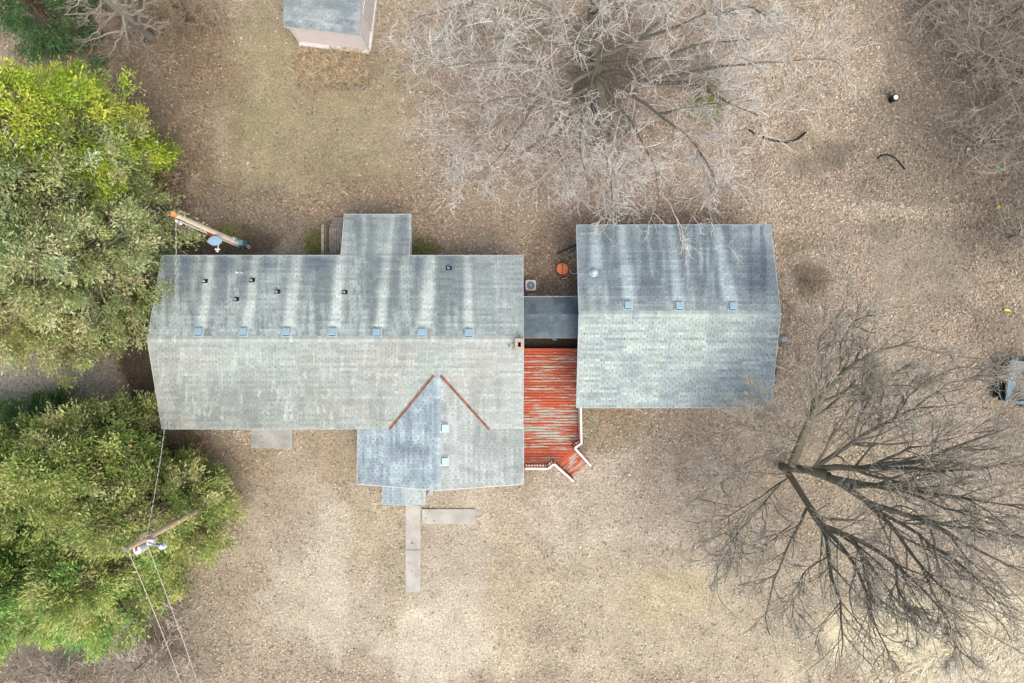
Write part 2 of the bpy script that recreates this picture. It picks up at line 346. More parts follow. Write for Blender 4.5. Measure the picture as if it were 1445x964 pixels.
def reg_tall(n):
    px = rng.uniform(1170, 1480, n); py = rng.uniform(820, 1000, n)
    line = 985 - (px - 1180) * .47 + 12 * np.sin(px / 17.)
    x = (px - 722.5) * H / F; y = -(py - 482) * H / F
    k = (rng.random(n) < np.clip((py - line - 10 * (fbm(x, y, 1.5, 91) - .5) + 10) / 60, 0, 1)) & (fbm(x, y, .8, 92) > .12); return x[k], y[k]
blades('tall_dry_grass', 46000, reg_tall, (.16, .38), [alb(248, 234, 202), alb(232, 216, 182), alb(254, 244, 220), alb(216, 198, 162)],
       'tall flattened straw coloured grass filling the lower right corner', 'grass', .95, dirs=lambda x, y: -2.3 + 1.6 * (fbm(x, y, 2.0, 93) - .5) * 2, w=.014)
def reg_bed(n):
    px = rng.uniform(418, 520, n); py = rng.uniform(72, 122, n); x = (px - 722.5) * H / F; y = -(py - 482) * H / F
    k = fbm(x, y, .5, 95) > .36; return x[k], y[k]
blades('dry_weeds', 3200, reg_bed, (.25, .6), [alb(184, 164, 134), alb(164, 144, 114), alb(204, 188, 160)],
       'matted dead brown weeds in the bed below the small shed', 'weeds', .8, w=.012)
def reg_lawn(n):
    px = rng.uniform(300, 1180, n); py = rng.uniform(60, 960, n); x = (px - 722.5) * H / F; y = -(py - 482) * H / F
    _, d = ground_col(x, y); k = (d < .45) & (fbm(x, y, .7, 97) > .42); k &= ~((px > 215) & (px < 1090) & (py > 300) & (py < 680)); return x[k], y[k]
blades('lawn_grass', 45000, reg_lawn, (.05, .11), [alb(200, 184, 150), alb(178, 164, 128), alb(214, 196, 164), alb(160, 150, 112)],
       'short dormant tan lawn grass in front of and behind the house', 'grass', .9, w=.007)
def reg_green(n):
    cs = [(445, 342, 16), (596, 352, 16), (1000, 150, 24), (318, 330, 12)]
    i = rng.integers(0, len(cs), n); c = np.array(cs)[i]; px = c[:, 0] + rng.normal(0, .55, n) * c[:, 2]; py = c[:, 1] + rng.normal(0, .5, n) * c[:, 2]
    return (px - 722.5) * H / F, -(py - 482) * H / F
blades('green_grass', 3600, reg_green, (.06, .16), [alb(120, 126, 70), alb(98, 102, 52), alb(140, 140, 88)],
       'small patches of mossy green grass in sheltered spots', 'grass', .8, w=.012)

# ------------------------------------------------------------------ shingled roofs
def clip(poly, conv):
    """clip polygon (list of uv) by convex ccw polygon"""
    out = poly
    for i in range(len(conv)):
        a = conv[i]; b_ = conv[(i + 1) % len(conv)]; inp = out; out = []
        if not inp: break
        side = lambda p: (b_[0] - a[0]) * (p[1] - a[1]) - (b_[1] - a[1]) * (p[0] - a[0])
        for j in range(len(inp)):
            p, q = inp[j], inp[(j + 1) % len(inp)]; sp, sq = side(p), side(q)
            if sp >= 0: out.append(p)
            if (sp >= 0) != (sq >= 0):
                t_ = sp / (sp - sq); out.append((p[0] + t_ * (q[0] - p[0]), p[1] + t_ * (q[1] - p[1])))
    return out
def ccw(poly):
    a = sum(poly[i][0] * poly[(i + 1) % len(poly)][1] - poly[(i + 1) % len(poly)][0] * poly[i][1] for i in range(len(poly)))
    return poly if a > 0 else poly[::-1]
def shingles(O, ud, vd, polys, colf, mb, tabw=.305, exp=.127, seed=1, amp=.12, gap=.0045):
    """tabs laid in courses on the plane O + u*ud + v*vd; v runs up the slope"""
    O = np.array(O, float); ud = np.array(ud, float); ud /= np.linalg.norm(ud); vd = np.array(vd, float); vd /= np.linalg.norm(vd)
    nrm = np.cross(ud, vd); nrm = nrm if nrm[2] > 0 else -nrm
    rnd = random.Random(seed); g0 = gap
    for poly in polys:
        poly = ccw(poly); us = [p[0] for p in poly]; vs = [p[1] for p in poly]
        r0 = math.floor(min(vs) / exp); r1 = math.ceil(max(vs) / exp)
        for r in range(r0, r1):
            off = (r * .5 + (r // 5) * .17) * tabw + rnd.uniform(-.03, .03); rowk = 1 + rnd.uniform(-.05, .05)
            sk = 0
            for k in range(math.floor((min(us) - off) / tabw) - 1, math.ceil((max(us) - off) / tabw) + 1):
                if (k + (r // 2)) % 3 == 0: sk = rnd.uniform(-amp, amp)
                strip_k = sk + rnd.uniform(-amp * .6, amp * .6)
                gap = g0 * rnd.choice((.3, .6, 1, 1, 1.5, 2.0))
                q = clip([(off + k * tabw + gap, r * exp), (off + (k + 1) * tabw - gap, r * exp), (off + (k + 1) * tabw - gap, (r + 1) * exp), (off + k * tabw + gap, (r + 1) * exp)], poly)
                if len(q) < 3: continue
                if len(q) == 4 and abs(q[1][0] - q[0][0]) > .2:      # whole tab: four columns so that stains stay sharp
                    ua, ub, va, vb = q[0][0], q[1][0], q[0][1], q[2][1]
                    q = [(ua + (ub - ua) * i / 4, va) for i in range(5)] + [(ub - (ub - ua) * i / 4, vb) for i in range(5)]; grid = True
                else: grid = False
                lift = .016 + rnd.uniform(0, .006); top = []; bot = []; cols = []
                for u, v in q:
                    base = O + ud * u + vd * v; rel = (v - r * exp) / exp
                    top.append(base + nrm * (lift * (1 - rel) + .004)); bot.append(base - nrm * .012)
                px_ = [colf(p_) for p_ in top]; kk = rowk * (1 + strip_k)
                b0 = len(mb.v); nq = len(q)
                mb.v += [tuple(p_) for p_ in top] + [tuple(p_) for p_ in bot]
                mb.c += [tuple(c_ * kk for c_ in cc) for cc in px_] + [tuple(c_ * kk * .45 for c_ in cc) for cc in px_]  # skirt vertices darkened: shadow of course lines and slots painted into tab edges
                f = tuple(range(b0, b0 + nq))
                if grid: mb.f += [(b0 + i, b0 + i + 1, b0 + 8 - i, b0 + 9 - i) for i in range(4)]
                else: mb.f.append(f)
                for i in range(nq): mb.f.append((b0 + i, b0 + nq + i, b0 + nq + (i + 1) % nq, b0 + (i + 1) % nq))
def slab(mb, pts, th=.10, drop=.02):
    """roof board of any outline, pts in world space, thickness downwards"""
    n_ = len(pts); a = [np.array(p_, float) - np.array([0, 0, drop]) for p_ in pts]; b_ = [p_ - np.array([0, 0, th]) for p_ in a]
    ar = sum(a[i][0] * a[(i + 1) % n_][1] - a[(i + 1) % n_][0] * a[i][1] for i in range(n_))
    if ar < 0: a = a[::-1]; b_ = b_[::-1]
    mb.add(a + b_, [tuple(range(n_)), tuple(range(2 * n_ - 1, n_ - 1, -1))] + [(i, n_ + i, n_ + (i + 1) % n_, (i + 1) % n_) for i in range(n_)])
def topx(p_):
    s = F / (H - p_[2]); return p_[0] * s + 722.5, 482 - p_[1] * s
def gau(d, w): return math.exp(-(d / w) ** 2)
def lerpc(c, d, w): return tuple(a_ * (1 - w) + b_ * w for a_, b_ in zip(c, d))
def n2(x, y, s, seed): return float(fbm(np.array(x), np.array(y), s, seed, 3))
LT = alb(184, 195, 190); MD = alb(152, 164, 164); DK = alb(114, 125, 129); PALE = alb(206, 216, 211)
# pale washed tracks below each zinc vent: (vent x, vent y, x at eave, strength, width)
TRK = [(281, 463, 296, .75, 8), (344, 463, 360, .8, 8), (405, 463, 417, .75, 9), (469, 463, 480, .85, 9), (532, 464, 545, .85, 8), (595, 464, 607, .8, 10), (661, 463, 656, .7, 7)]
def track(px, py, trk, yb, y_e):
    w = 0; dk = 0
    for vx, vy, ex, st, wd in trk:
        if py > vy + 4: continue
        f = (vy - py) / (vy - y_e); cx = vx + 2 + (ex - vx) * f ** .8 + .8 * math.sin(py * .05 + vx)
        ww = wd * (1 - .35 * f) * (.85 + .3 * n2(px * .02, py, 14, 5))
        w = max(w, min(1, st * 1.05) * (1 - .55 * f) / (1 + (abs(px - cx) / ww) ** 4))
        dk = max(dk, .6 * gau(px - cx - ww * 1.6, 4.5), .8 * gau(px - cx + ww * 1.55, 5))
    return w, dk
_cache = {}
def fast(fn, sc_={'c_front': .76, 'c_gr': .72, 'c_gfront': .80, 'c_porch': .88, 'c_gl': .98, 'c_bz': .62, 'c_bz_n': .62, 'c_gback': .95, 'c_back': 1.03, 'c_shed': .85}):
    def g_(p_):
        px, py = topx(p_); k = (fn.__name__, round(px / .8), round(py / 1.5))
        if k not in _cache: _cache[k] = tuple(q_ * t3 * sc_.get(fn.__name__, 1.0) for q_, t3 in zip(fn(px, py), (.95, 1.01, .985) if fn.__name__ in ('c_gback', 'c_gfront', 'c_gl', 'c_porch', 'c_bz', 'c_bz_n') else (.985, 1.0, .99)))
        return _cache[k]
    return g_
@fast
def c_back(px, py):
    c = lerpc(MD, LT, .15 + .3 * sst(py, 400, 480)); st = n2(px, py * .12, 11, 31); st2 = n2(px, py * .1, 5, 33)
    c = lerpc(c, DK, max(0, min(.85, (st - .40) * 4.2 * (1 - .5 * sst(py, 400, 475)) + .35 * (1 - sst(py, 355, 410)) * (st2 + .2))))
    c = lerpc(c, DK, .7 * sst(n2(px, py * .15, 3.2, 35), .60, .70))
    for bx, bw in ((320, 14), (372, 18), (436, 16), (455, 10), (262, 8), (590, 8), (636, 7)): c = lerpc(c, alb(96, 110, 124), .75 * math.exp(-((px - bx) / bw) ** 4) * (1 - sst(py, 376, 392)) * sst(py, 359, 366))
    if px > 620: c = lerpc(c, lerpc(MD, LT, .55), .5 * sst(px, 620, 700))
    w, dk = track(px, py, TRK, 478, 361); c = lerpc(c, DK, dk * .75); c = lerpc(c, PALE, w)
    if py < 361: c = lerpc(c, DK, .5 * gau(px - 508, 6) + .35 * gau(px - 568, 8)); c = lerpc(c, LT, .4 * gau(px - 538, 10))
    return c
def sst(x, a, b_):
    t_ = min(1, max(0, (x - a) / (b_ - a))); return t_ * t_ * (3 - 2 * t_)
@fast
def c_front(px, py):
    c = lerpc(LT, alb(188, 188, 182), .9 * sst(n2(px, py, 70, 51), .35, .65)); s = n2(px, py * .35, 16, 53)
    c = lerpc(c, alb(156, 164, 160), .85 * sst(s, .45, .75) * (.35 + .65 * sst(py, 500, 580)))
    c = lerpc(c, alb(150, 158, 152), .35 * gau(px - 420, 120) * sst(py, 510, 580))
    c = lerpc(c, PALE, .5 * sst(n2(px, py * .2, 5, 55), .62, .8)); c = lerpc(c, LT, .5 * (1 - sst(py, 478, 500)))
    c = lerpc(c, alb(140, 150, 146), .55 * gau(px - 345, 45) * sst(py, 510, 560) * (.4 + n2(px, py * .3, 8, 57)))
    c = lerpc(c, PALE, .8 * sst(n2(px * 1.0, py * .12, 3, 59), .66, .74))
    c = lerpc(c, alb(146, 156, 152), .6 * gau(px - 672, 6) * sst(py, 545, 558) * (1 - sst(py, 572, 585)))
    if px > 640: c = lerpc(c, alb(206, 212, 208), .35)
    c = lerpc(c, alb(160, 170, 168), .6 * gau(px - 703, 7) * sst(py, 520, 540) * (1 - sst(py, 570, 590)))
    return c
@fast
def c_gl(px, py):
    c = lerpc(alb(168, 182, 190), alb(150, 163, 174), sst(n2(px, py, 30, 61), .35, .65)); c = lerpc(c, alb(184, 198, 202), .6 * sst(n2(px * .4, py, 9, 62), .5, .75))
    return lerpc(c, alb(126, 136, 142), .7 * gau(py - 634 - (px - 580) * .12, 6) * sst(px, 545, 570) * (1 - sst(px, 598, 612)) + .25 * gau(px - 512, 14))
@fast
def c_gr(px, py):
    c = lerpc(alb(200, 209, 207), alb(182, 190, 188), sst(n2(px, py, 30, 64), .35, .65)); c = lerpc(c, alb(158, 168, 168), .6 * gau(py - 664 - 5 * math.sin(px / 15.), 5) * sst(n2(px, py, 25, 66), .35, .6))
    return lerpc(c, alb(166, 176, 174), .5 * gau(py - 622, 9) * sst(px, 640, 720))
@fast
def c_porch(px, py): return lerpc(alb(170, 184, 190), alb(190, 198, 196), sst(px, 560, 580) * .8)  # shading of the two porch slopes put into the colour, left darker and bluer
GTRK = [(838, 380, 838, .85, 8), (886, 428, 877, .8, 9), (958, 428, 944, .8, 8), (1033, 429, 1008, .85, 10)]
@fast
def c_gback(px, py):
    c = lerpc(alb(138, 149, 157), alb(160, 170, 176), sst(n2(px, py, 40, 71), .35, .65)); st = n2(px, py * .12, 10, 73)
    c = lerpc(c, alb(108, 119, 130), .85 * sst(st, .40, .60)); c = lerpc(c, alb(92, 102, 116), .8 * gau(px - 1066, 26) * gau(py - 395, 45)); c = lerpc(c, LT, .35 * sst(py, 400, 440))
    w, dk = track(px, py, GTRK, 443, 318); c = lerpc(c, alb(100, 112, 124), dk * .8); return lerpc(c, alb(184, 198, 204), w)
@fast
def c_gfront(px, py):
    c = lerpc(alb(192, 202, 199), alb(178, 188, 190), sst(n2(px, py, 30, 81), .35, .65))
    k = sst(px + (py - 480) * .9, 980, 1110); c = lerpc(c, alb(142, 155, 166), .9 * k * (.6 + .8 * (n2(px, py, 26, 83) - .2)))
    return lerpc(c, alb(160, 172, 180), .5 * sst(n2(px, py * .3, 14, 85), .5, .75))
@fast
def c_bz(px, py): return lerpc(alb(112, 128, 142), alb(134, 148, 160), sst(n2(px, py, 18, 88), .35, .65))
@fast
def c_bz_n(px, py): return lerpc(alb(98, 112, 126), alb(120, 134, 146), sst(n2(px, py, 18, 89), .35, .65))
@fast
def c_shed(px, py): return lerpc(alb(140, 152, 158), alb(168, 178, 180), sst(n2(px, py, 16, 91), .35, .65))

zE, zR = 2.6, 3.9
pe = lambda px, py, z=zE: P(px, py, z)
xl, xr = P(229, 0, zE)[0], P(737.5, 0, zE)[0]
yb, yf, yr = P(0, 361, zE)[1], P(0, 605, zE)[1], P(0, 478.5, zR)[1]
house = empty('house', ((xl + xr) / 2, (yb + yf) / 2, 0))
tag(house, 'long single storey house with grey shingle gable roof, rear bump-out and front cross gable', 'house')
slB = (zR - zE) / (yb - yr); slF = (zR - zE) / (yr - yf)
# rear bump-out continues the rear slope
yx = P(0, 303, 2.0)[1]; exl, exr = P(481.5, 361, zE)[0], P(577, 361, zE)[0]; zX = zE - slB * (yx - yb)
yx = P(0, 303, zX)[1]; zX = zE - slB * (yx - yb)
# front cross gable
zA = 3.40; xg = P(617, 0, zA)[0]; xgl = P(505, 0, 2.05)[0]; xgr = P(738.5, 0, 2.05)[0]
slG = (zA - 2.05) / (xg - xgl); slGr = (zA - 2.05) / (xgr - xg)
yA = yf + (zA - zE) / slF; yGf = P(0, 683, 2.05)[1]
xvl = xg - (zA - zE) / slG; xvr = xg + (zA - zE) / slGr
roof = MB()
slab(roof, [(xl, yr, zR), (xr, yr, zR), (xr, yb, zE), (exr, yb, zE), (exl, yb, zE), (xl, yb, zE)])
slab(roof, [(exl, yb + .001, zE), (exr, yb + .001, zE), (exr, yx, zX), (exl, yx, zX)])
slab(roof, [(xl, yf, zE), (xr, yf, zE), (xr, yr, zR - .001), (xl, yr, zR - .001)])
roof_o = roof.build('roof', M['wall_in'], house)
gr_ = MB()
slab(gr_, [(xg, yA, zA), (xvl, yf, zE), (xgl, yf - .02, 2.05), (xgl, yGf, 2.05), (xg, yGf, zA)]); slab(gr_, [(xg, yGf, zA - .001), (xgr, yGf, 2.05), (xgr, yf - .02, 2.05), (xvr, yf, zE), (xg, yA, zA - .001)])
gable_o = gr_.build('gable_roof', M['wall_in'], house)
lenB = math.hypot(yb - yr, zR - zE); lenF = math.hypot(yr - yf, zR - zE)
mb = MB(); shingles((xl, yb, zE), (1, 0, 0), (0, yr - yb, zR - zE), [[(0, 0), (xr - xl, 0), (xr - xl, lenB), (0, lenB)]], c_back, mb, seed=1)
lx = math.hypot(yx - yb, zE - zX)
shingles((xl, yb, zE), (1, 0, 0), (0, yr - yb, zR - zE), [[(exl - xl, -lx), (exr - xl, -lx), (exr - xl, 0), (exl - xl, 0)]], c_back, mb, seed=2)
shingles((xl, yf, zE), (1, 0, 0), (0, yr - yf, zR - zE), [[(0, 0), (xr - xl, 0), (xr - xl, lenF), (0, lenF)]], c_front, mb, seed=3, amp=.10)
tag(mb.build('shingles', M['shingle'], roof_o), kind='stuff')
mb = MB()
vL = math.hypot(xg - xgl, zA - 2.05); vR = math.hypot(xgr - xg, zA - 2.05); kL = vL / (xg - xgl); kR = vR / (xgr - xg)
# u runs along +y from the front edge
U = lambda y_: y_ - yGf
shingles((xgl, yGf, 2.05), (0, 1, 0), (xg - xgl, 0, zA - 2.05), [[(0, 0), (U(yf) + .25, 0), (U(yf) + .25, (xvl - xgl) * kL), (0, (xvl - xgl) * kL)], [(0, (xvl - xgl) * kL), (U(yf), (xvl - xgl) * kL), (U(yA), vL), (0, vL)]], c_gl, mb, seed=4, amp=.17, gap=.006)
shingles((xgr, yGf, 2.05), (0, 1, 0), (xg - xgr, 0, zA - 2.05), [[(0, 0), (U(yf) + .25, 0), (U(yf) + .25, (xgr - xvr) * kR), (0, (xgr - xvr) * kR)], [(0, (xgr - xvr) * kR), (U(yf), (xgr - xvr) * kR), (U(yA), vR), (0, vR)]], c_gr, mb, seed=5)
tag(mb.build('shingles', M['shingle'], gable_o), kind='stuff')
# entry porch gable
pxl, pxr, pxm = P(539.5, 0, 2.35)[0], P(601, 0, 2.35)[0], P(571, 0, 2.6)[0]; zp, zpe = 2.62, 2.34; yp = P(0, 711.5, 2.45)[1]
pr = MB(); slab(pr, [(pxl, yp, zpe), (pxm, yp, zp), (pxm, yGf + .3, zp), (pxl, yGf + .3, zpe)]); slab(pr, [(pxm, yp, zp - .001), (pxr, yp, zpe), (pxr, yGf + .3, zpe), (pxm, yGf + .3, zp - .001)])
porch_o = pr.build('porch_roof', M['wall_in'], house)
mb = MB(); lp = math.hypot(pxm - pxl, zp - zpe); lq = math.hypot(pxr - pxm, zp - zpe)
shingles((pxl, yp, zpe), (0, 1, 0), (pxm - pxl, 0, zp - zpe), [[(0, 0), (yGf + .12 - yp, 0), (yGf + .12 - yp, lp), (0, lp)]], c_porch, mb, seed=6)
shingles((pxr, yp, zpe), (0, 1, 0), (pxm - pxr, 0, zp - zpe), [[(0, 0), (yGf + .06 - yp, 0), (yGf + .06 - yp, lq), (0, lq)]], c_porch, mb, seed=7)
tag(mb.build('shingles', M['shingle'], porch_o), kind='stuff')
# ridge caps
def ridge(a, b_, sl1, sl2, colf, parent, hw=.15, seed=3):
    mb = MB(); a = np.array(a, float); b_ = np.array(b_, float); d = b_ - a; L_ = np.linalg.norm(d); d /= L_; s = np.array([-d[1], d[0], 0.]); rnd = random.Random(seed)
    n_ = int(L_ / .16)
    for i in range(n_):
        p0 = a + d * (L_ * i / n_); p1 = a + d * (L_ * (i + 1) / n_ + .01); k = rnd.uniform(.93, 1.12); c = tuple(q * k for q in colf(p0))
        up0 = np.array([0, 0, .030]); up1 = np.array([0, 0, .022]); dn1 = np.array([0, 0, -hw * sl1]); dn2 = np.array([0, 0, -hw * sl2])
        mb.add([p0 + s * hw + dn1 + up0, p0 + up0 * 1.2, p0 - s * hw + dn2 + up0, p1 + s * hw + dn1 + up1, p1 + up1 * 1.2, p1 - s * hw + dn2 + up1,
                p0 + s * hw + dn1 - up0, p0 - up0, p0 - s * hw + dn2 - up0],
               [(0, 1, 4, 3), (1, 2, 5, 4), (6, 7, 1, 0), (7, 8, 2, 1)], c)
    tag(mb.build('ridge_cap', M['shingle'], parent), kind='stuff')
ridge((xl, yr, zR), (xr, yr, zR), slB, slF, c_front, roof_o)
ridge((xg, yGf, zA), (xg, yA, zA), slG, slGr, c_gl, gable_o)
ridge((pxm, yp, zp), (pxm, yGf, zp), .2, .2, c_porch, porch_o)
# valley flashings
for sgn, xv, nm in ((-1, xvl, 'l'), (1, xvr, 'r')):
    a = np.array([xg + sgn * .16, yA - .05, zA + .035]); b_ = np.array([xv, yf - .03, zE + .02]); d = b_ - a; d /= np.linalg.norm(d)
    fl = MB(); side = np.array([d[1], -d[0], 0.]) ; side /= np.linalg.norm(side)
    N_ = 26; rnd = random.Random(5)
    for i in range(N_):
        p0 = a + (b_ - a) * i / N_; p1 = a + (b_ - a) * (i + 1) / N_; w0 = .055
        e = np.array([0, 0, .028])
        fl.add([p0 - side * w0 + e, p0, p0 + side * w0 + e, p1 - side * w0 + e, p1, p1 + side * w0 + e, p0 - side * w0 - e, p1 - side * w0 - e, p0 + side * w0 - e, p1 + side * w0 - e], [(0, 1, 4, 3), (1, 2, 5, 4), (6, 0, 3, 7), (2, 8, 9, 5)])
    fl.build('valley_flashing', M['rust'], house)
# trim boards
def trim(pts, parent, mat='fascia', w=.03, h=.13, name='fascia'):
    for a, b_ in zip(pts[:-1], pts[1:]):
        a = np.array(a, float); b_ = np.array(b_, float); e = np.array([0, 0, -.055]); MB().beam(a + e, b_ + e, w, h).build(name, M[mat], parent)
o_ = .018
trim([(xl - o_, yf, zE), (xl - o_, yr, zR)], house); trim([(xl - o_, yr, zR), (xl - o_, yb, zE)], house)
trim([(xr + o_, yGf * 0 + yf, zE), (xr + o_, yr, zR)], house); trim([(xr + o_, yr, zR), (xr + o_, yb, zE)], house)
trim([(xl, yb + o_, zE), (exl - .02, yb + o_, zE)], house); trim([(exr + .02, yb + o_, zE), (xr, yb + o_, zE)], house)
trim([(exl - o_, yb, zE), (exl - o_, yx, zX)], house); trim([(exr + o_, yb, zE), (exr + o_, yx, zX)], house); trim([(exl, yx + o_, zX), (exr, yx + o_, zX)], house)
trim([(xl, yf - o_, zE), (xgl, yf - o_, zE)], house); trim([(xgl, yGf - o_, 2.05), (xg, yGf - o_, zA)], house, 'white'); trim([(xg, yGf - o_, zA), (xgr, yGf - o_, 2.05)], house, 'white')
trim([(xgl - o_, yGf, 2.05), (xgl - o_, yf, 2.05)], house); trim([(xgr + o_, yGf, 2.05), (xgr + o_, yf, 2.05)], house)
trim([(pxl, yp - o_, zpe), (pxm, yp - o_, zp)], house); trim([(pxm, yp - o_, zp), (pxr, yp - o_, zpe)], house)

# walls, gables
def wall(name, a, b_, h0, h1, parent, mat='siding', peak=None, th=.14):
    """wall from a to b (xy), height h1; peak=(t,z) adds a gable point; lap siding as real courses"""
    a = np.array(a, float); b_ = np.array(b_, float); d = b_ - a; L_ = np.linalg.norm(d); d /= L_; nrm = np.array([d[1], -d[0]])
    mb = MB(); top = [(0, h1)] + ([(peak[0] * L_, peak[1])] if peak else []) + [(L_, h1)]
    prof = [(0, h0), (L_, h0)] + top[::-1]; n_ = len(prof)
    f = lambda s_, z_, o__: (a[0] + d[0] * s_ + nrm[0] * o__, a[1] + d[1] * s_ + nrm[1] * o__, z_)
    mb.add([f(s_, z_, 0) for s_, z_ in prof] + [f(s_, z_, -th) for s_, z_ in prof], [tuple(range(n_)), tuple(range(2 * n_ - 1, n_ - 1, -1))] + [(i, n_ + i, n_ + (i + 1) % n_, (i + 1) % n_) for i in range(n_)])
    z_ = h0 + .02
    while z_ < h1 - .2:
        mb.add([f(.0, z_, .022), f(L_, z_, .022), f(L_, z_ + .19, .006), f(0, z_ + .19, .006), f(0, z_, .001), f(L_, z_, .001)], [(0, 1, 2, 3), (5, 1, 0, 4)]); z_ += .2
    return mb.build(name, M[mat], parent)
def window(parent, c, d, w=1.0, h=1.1, z=1.0, door=False):
    """opening centred at c (xy) on a wall running along d"""
    d = np.array(d, float); d /= np.linalg.norm(d); nrm = np.array([d[1], -d[0]]); c = np.array(c, float)
    g_ = lambda s_, o__, zz: np.array([c[0] + d[0] * s_ + nrm[0] * o__, c[1] + d[1] * s_ + nrm[1] * o__, zz])
    fr = MB()
    for (s0, z0, s1, z1) in ((-w / 2, z, w / 2, z), (-w / 2, z + h, w / 2, z + h), (-w / 2, z, -w / 2, z + h), (w / 2, z, w / 2, z + h)) + (() if door else ((-w / 2, z + h / 2, w / 2, z + h / 2),)):
        fr.beam(g_(s0, .05, z0), g_(s1, .05, z1), .06, .07, up=(nrm[0], nrm[1], 0))
    fo = fr.build('door_frame' if door else 'window', M['white'], parent)
    pn = MB(); pn.beam(g_(-w / 2, .035, z + h / 2), g_(w / 2, .035, z + h / 2), h, .02, up=(nrm[0], nrm[1], 0)); pn.build('door_leaf' if door else 'pane', M['redtrim' if door else 'glass'], fo)
hx0, hx1, hy0, hy1 = xl + .35, xr - .3, yf + .45, yb - .45
zw = zE - .02
wall('wall', (hx0, hy0), (hx1, hy0), 0, zw, house); wall('wall', (hx1, hy1), (hx0, hy1), 0, zw, house)
wall('wall', (hx0, hy1), (hx0, hy0), 0, zw, house, peak=(.5, zR - .2)); wall('wall', (hx1, hy0), (hx1, hy1), 0, zw, house, peak=(.5, zR - .2))
wall('wall', (exr - .25, yb - .4), (exr - .25, yx - .3), 0, zX - .05, house); wall('wall', (exr - .25, yx - .3), (exl + .25, yx - .3), 0, zX - .12, house); wall('wall', (exl + .25, yx - .3), (exl + .25, yb - .4), 0, zX - .05, house)
wall('wall', (xgl + .35, hy0), (xgl + .35, yGf + .5), 0, 2.0, house); wall('wall', (xgl + .35, yGf + .5), (xgr - .35, yGf + .5), 0, 2.0, house, peak=((xg - xgl - .35) / (xgr - xgl - .7), zA - .15)); wall('wall', (xgr - .35, yGf + .5), (xgr - .35, hy0), 0, 2.0, house)
for px in (300, 455): window(house, (P(px, 0, 1.5)[0], hy0), (1, 0), 1.3, 1.1)
for px in (290, 400, 650, 700): window(house, (P(px, 0, 1.5)[0], hy1), (-1, 0), .9, .9)
window(house, (P(383, 0, 1)[0], hy0), (1, 0), .92, 2.0, .12, door=True); window(house, (P(582, 0, 1)[0], yGf + .5), (1, 0), .92, 1.9, .05, door=True)
for px in (530, 665, 705): window(house, (P(px, 0, 1.5)[0], yGf + .5), (1, 0), .9, .9, .8)
window(house, (hx0, -.5), (0, -1), 1.0, 1.0)
for q in (pxl + .12, pxr - .12): MB().box(q - .05, q + .05, yp + .12, yp + .22, 0, zpe - .1).build('porch_post', M['white'], house)

# roof vents
def plane_z(kind, x, y):
    if kind == 'back': return zR - slB * (y - yr)
    if kind == 'front': return zR - slF * (yr - y)
    if kind == 'gr': return zA - slGr * (x - xg)
    if kind == 'gback': return gR - gsB * (y - gyr)
    if kind == 'gfront': return gR - gsF * (gyr - y)
def on_plane(kind, px, py):
    z = 3.3
    for _ in range(6): p_ = P(px, py, z); z = plane_z(kind, p_[0], p_[1])
    return P(px, py, z)
def frame_of(kind):
    # local up-slope direction and normal
    g2 = {'back': (0, -1, slB), 'front': (0, 1, slF), 'gr': (-1, 0, slGr)}.get(kind) or {'gback': (0, -1, gsB), 'gfront': (0, 1, gsF)}[kind]
    v = np.array(g2, float); v /= np.linalg.norm(v); n_ = np.array([-g2[0] * g2[2], -g2[1] * g2[2], 1.0]); n_ /= np.linalg.norm(n_); return v, n_, np.cross(v, n_)
def box_vent(parent, kind, px, py):
    c = on_plane(kind, px, py); v, n_, s = frame_of(kind)
    f = MB(); w = .225
    f.add([c + s * i * w + v * j * w + n_ * k for k in (.012, .034) for j in (-1, 1) for i in (-1, 1)], [(0, 2, 3, 1), (4, 5, 7, 6), (0, 1, 5, 4), (2, 6, 7, 3), (0, 4, 6, 2), (1, 3, 7, 5)])
    fo = f.build('vent_flange', M['vent_side'], parent)
    h = MB(); w = .165
    vs = [c + s * i * w * k1 + v * j * w * k1 + n_ * (k + (.02 if j > 0 else 0) * (k > .05)) for k, k1 in ((.035, 1), (.16, 1.0)) for j in (-1, 1) for i in (-1, 1)]
    h.add(vs, [(0, 2, 3, 1), (4, 5, 7, 6), (0, 1, 5, 4), (2, 6, 7, 3), (0, 4, 6, 2), (1, 3, 7, 5)]); h.build('vent_hood', M['galv'], fo, bevel=.015)
    l_ = MB(); q = c + v * (w + .004) + n_ * .09; l_.beam(q - s * w * .9, q + s * w * .9, .012, .07, up=n_); 
    l_.build('vent_slot', M['black'], fo)
def pipe_vent(parent, kind, px, py, mat='black', r=.05, hgt_=.26, flash=True):
    c = on_plane(kind, px, py); v, n_, s = frame_of(kind); f = MB(); w = .135
    fo = parent
    if flash:
        f.add([c + s * i * w + v * j * w * .75 + n_ * k for k in (.012, .035) for j in (-1, 1) for i in (-1, 1)], [(0, 2, 3, 1), (4, 5, 7, 6), (0, 1, 5, 4), (2, 6, 7, 3), (0, 4, 6, 2), (1, 3, 7, 5)])
        fo = f.build('pipe_flashing', M['black'], parent)
        MB().cyl(c + n_ * .02, c + n_ * .02 + np.array([0, 0, .12]), .095, .07, 12).build('pipe_boot', M['black'], fo, smooth=False)
    MB().cyl(c, c + np.array([0, 0, hgt_]), r, r, 10).build('vent_pipe', M['pvc'], fo)
    MB().cyl(c + np.array([0, 0, hgt_ + .001]), c + np.array([0, 0, hgt_ + .004]), r * .75, r * .75, 10).build('pipe_opening', M['black'], fo)
for px, py in ((281, 469), (344, 469), (405, 469.5), (469.5, 469.5), (532.5, 470), (595.5, 470), (661.5, 470.5)): box_vent(house, 'back', px, py)
for px, py in ((627, 603.5), (627, 650.5)): box_vent(house, 'gr', px, py)
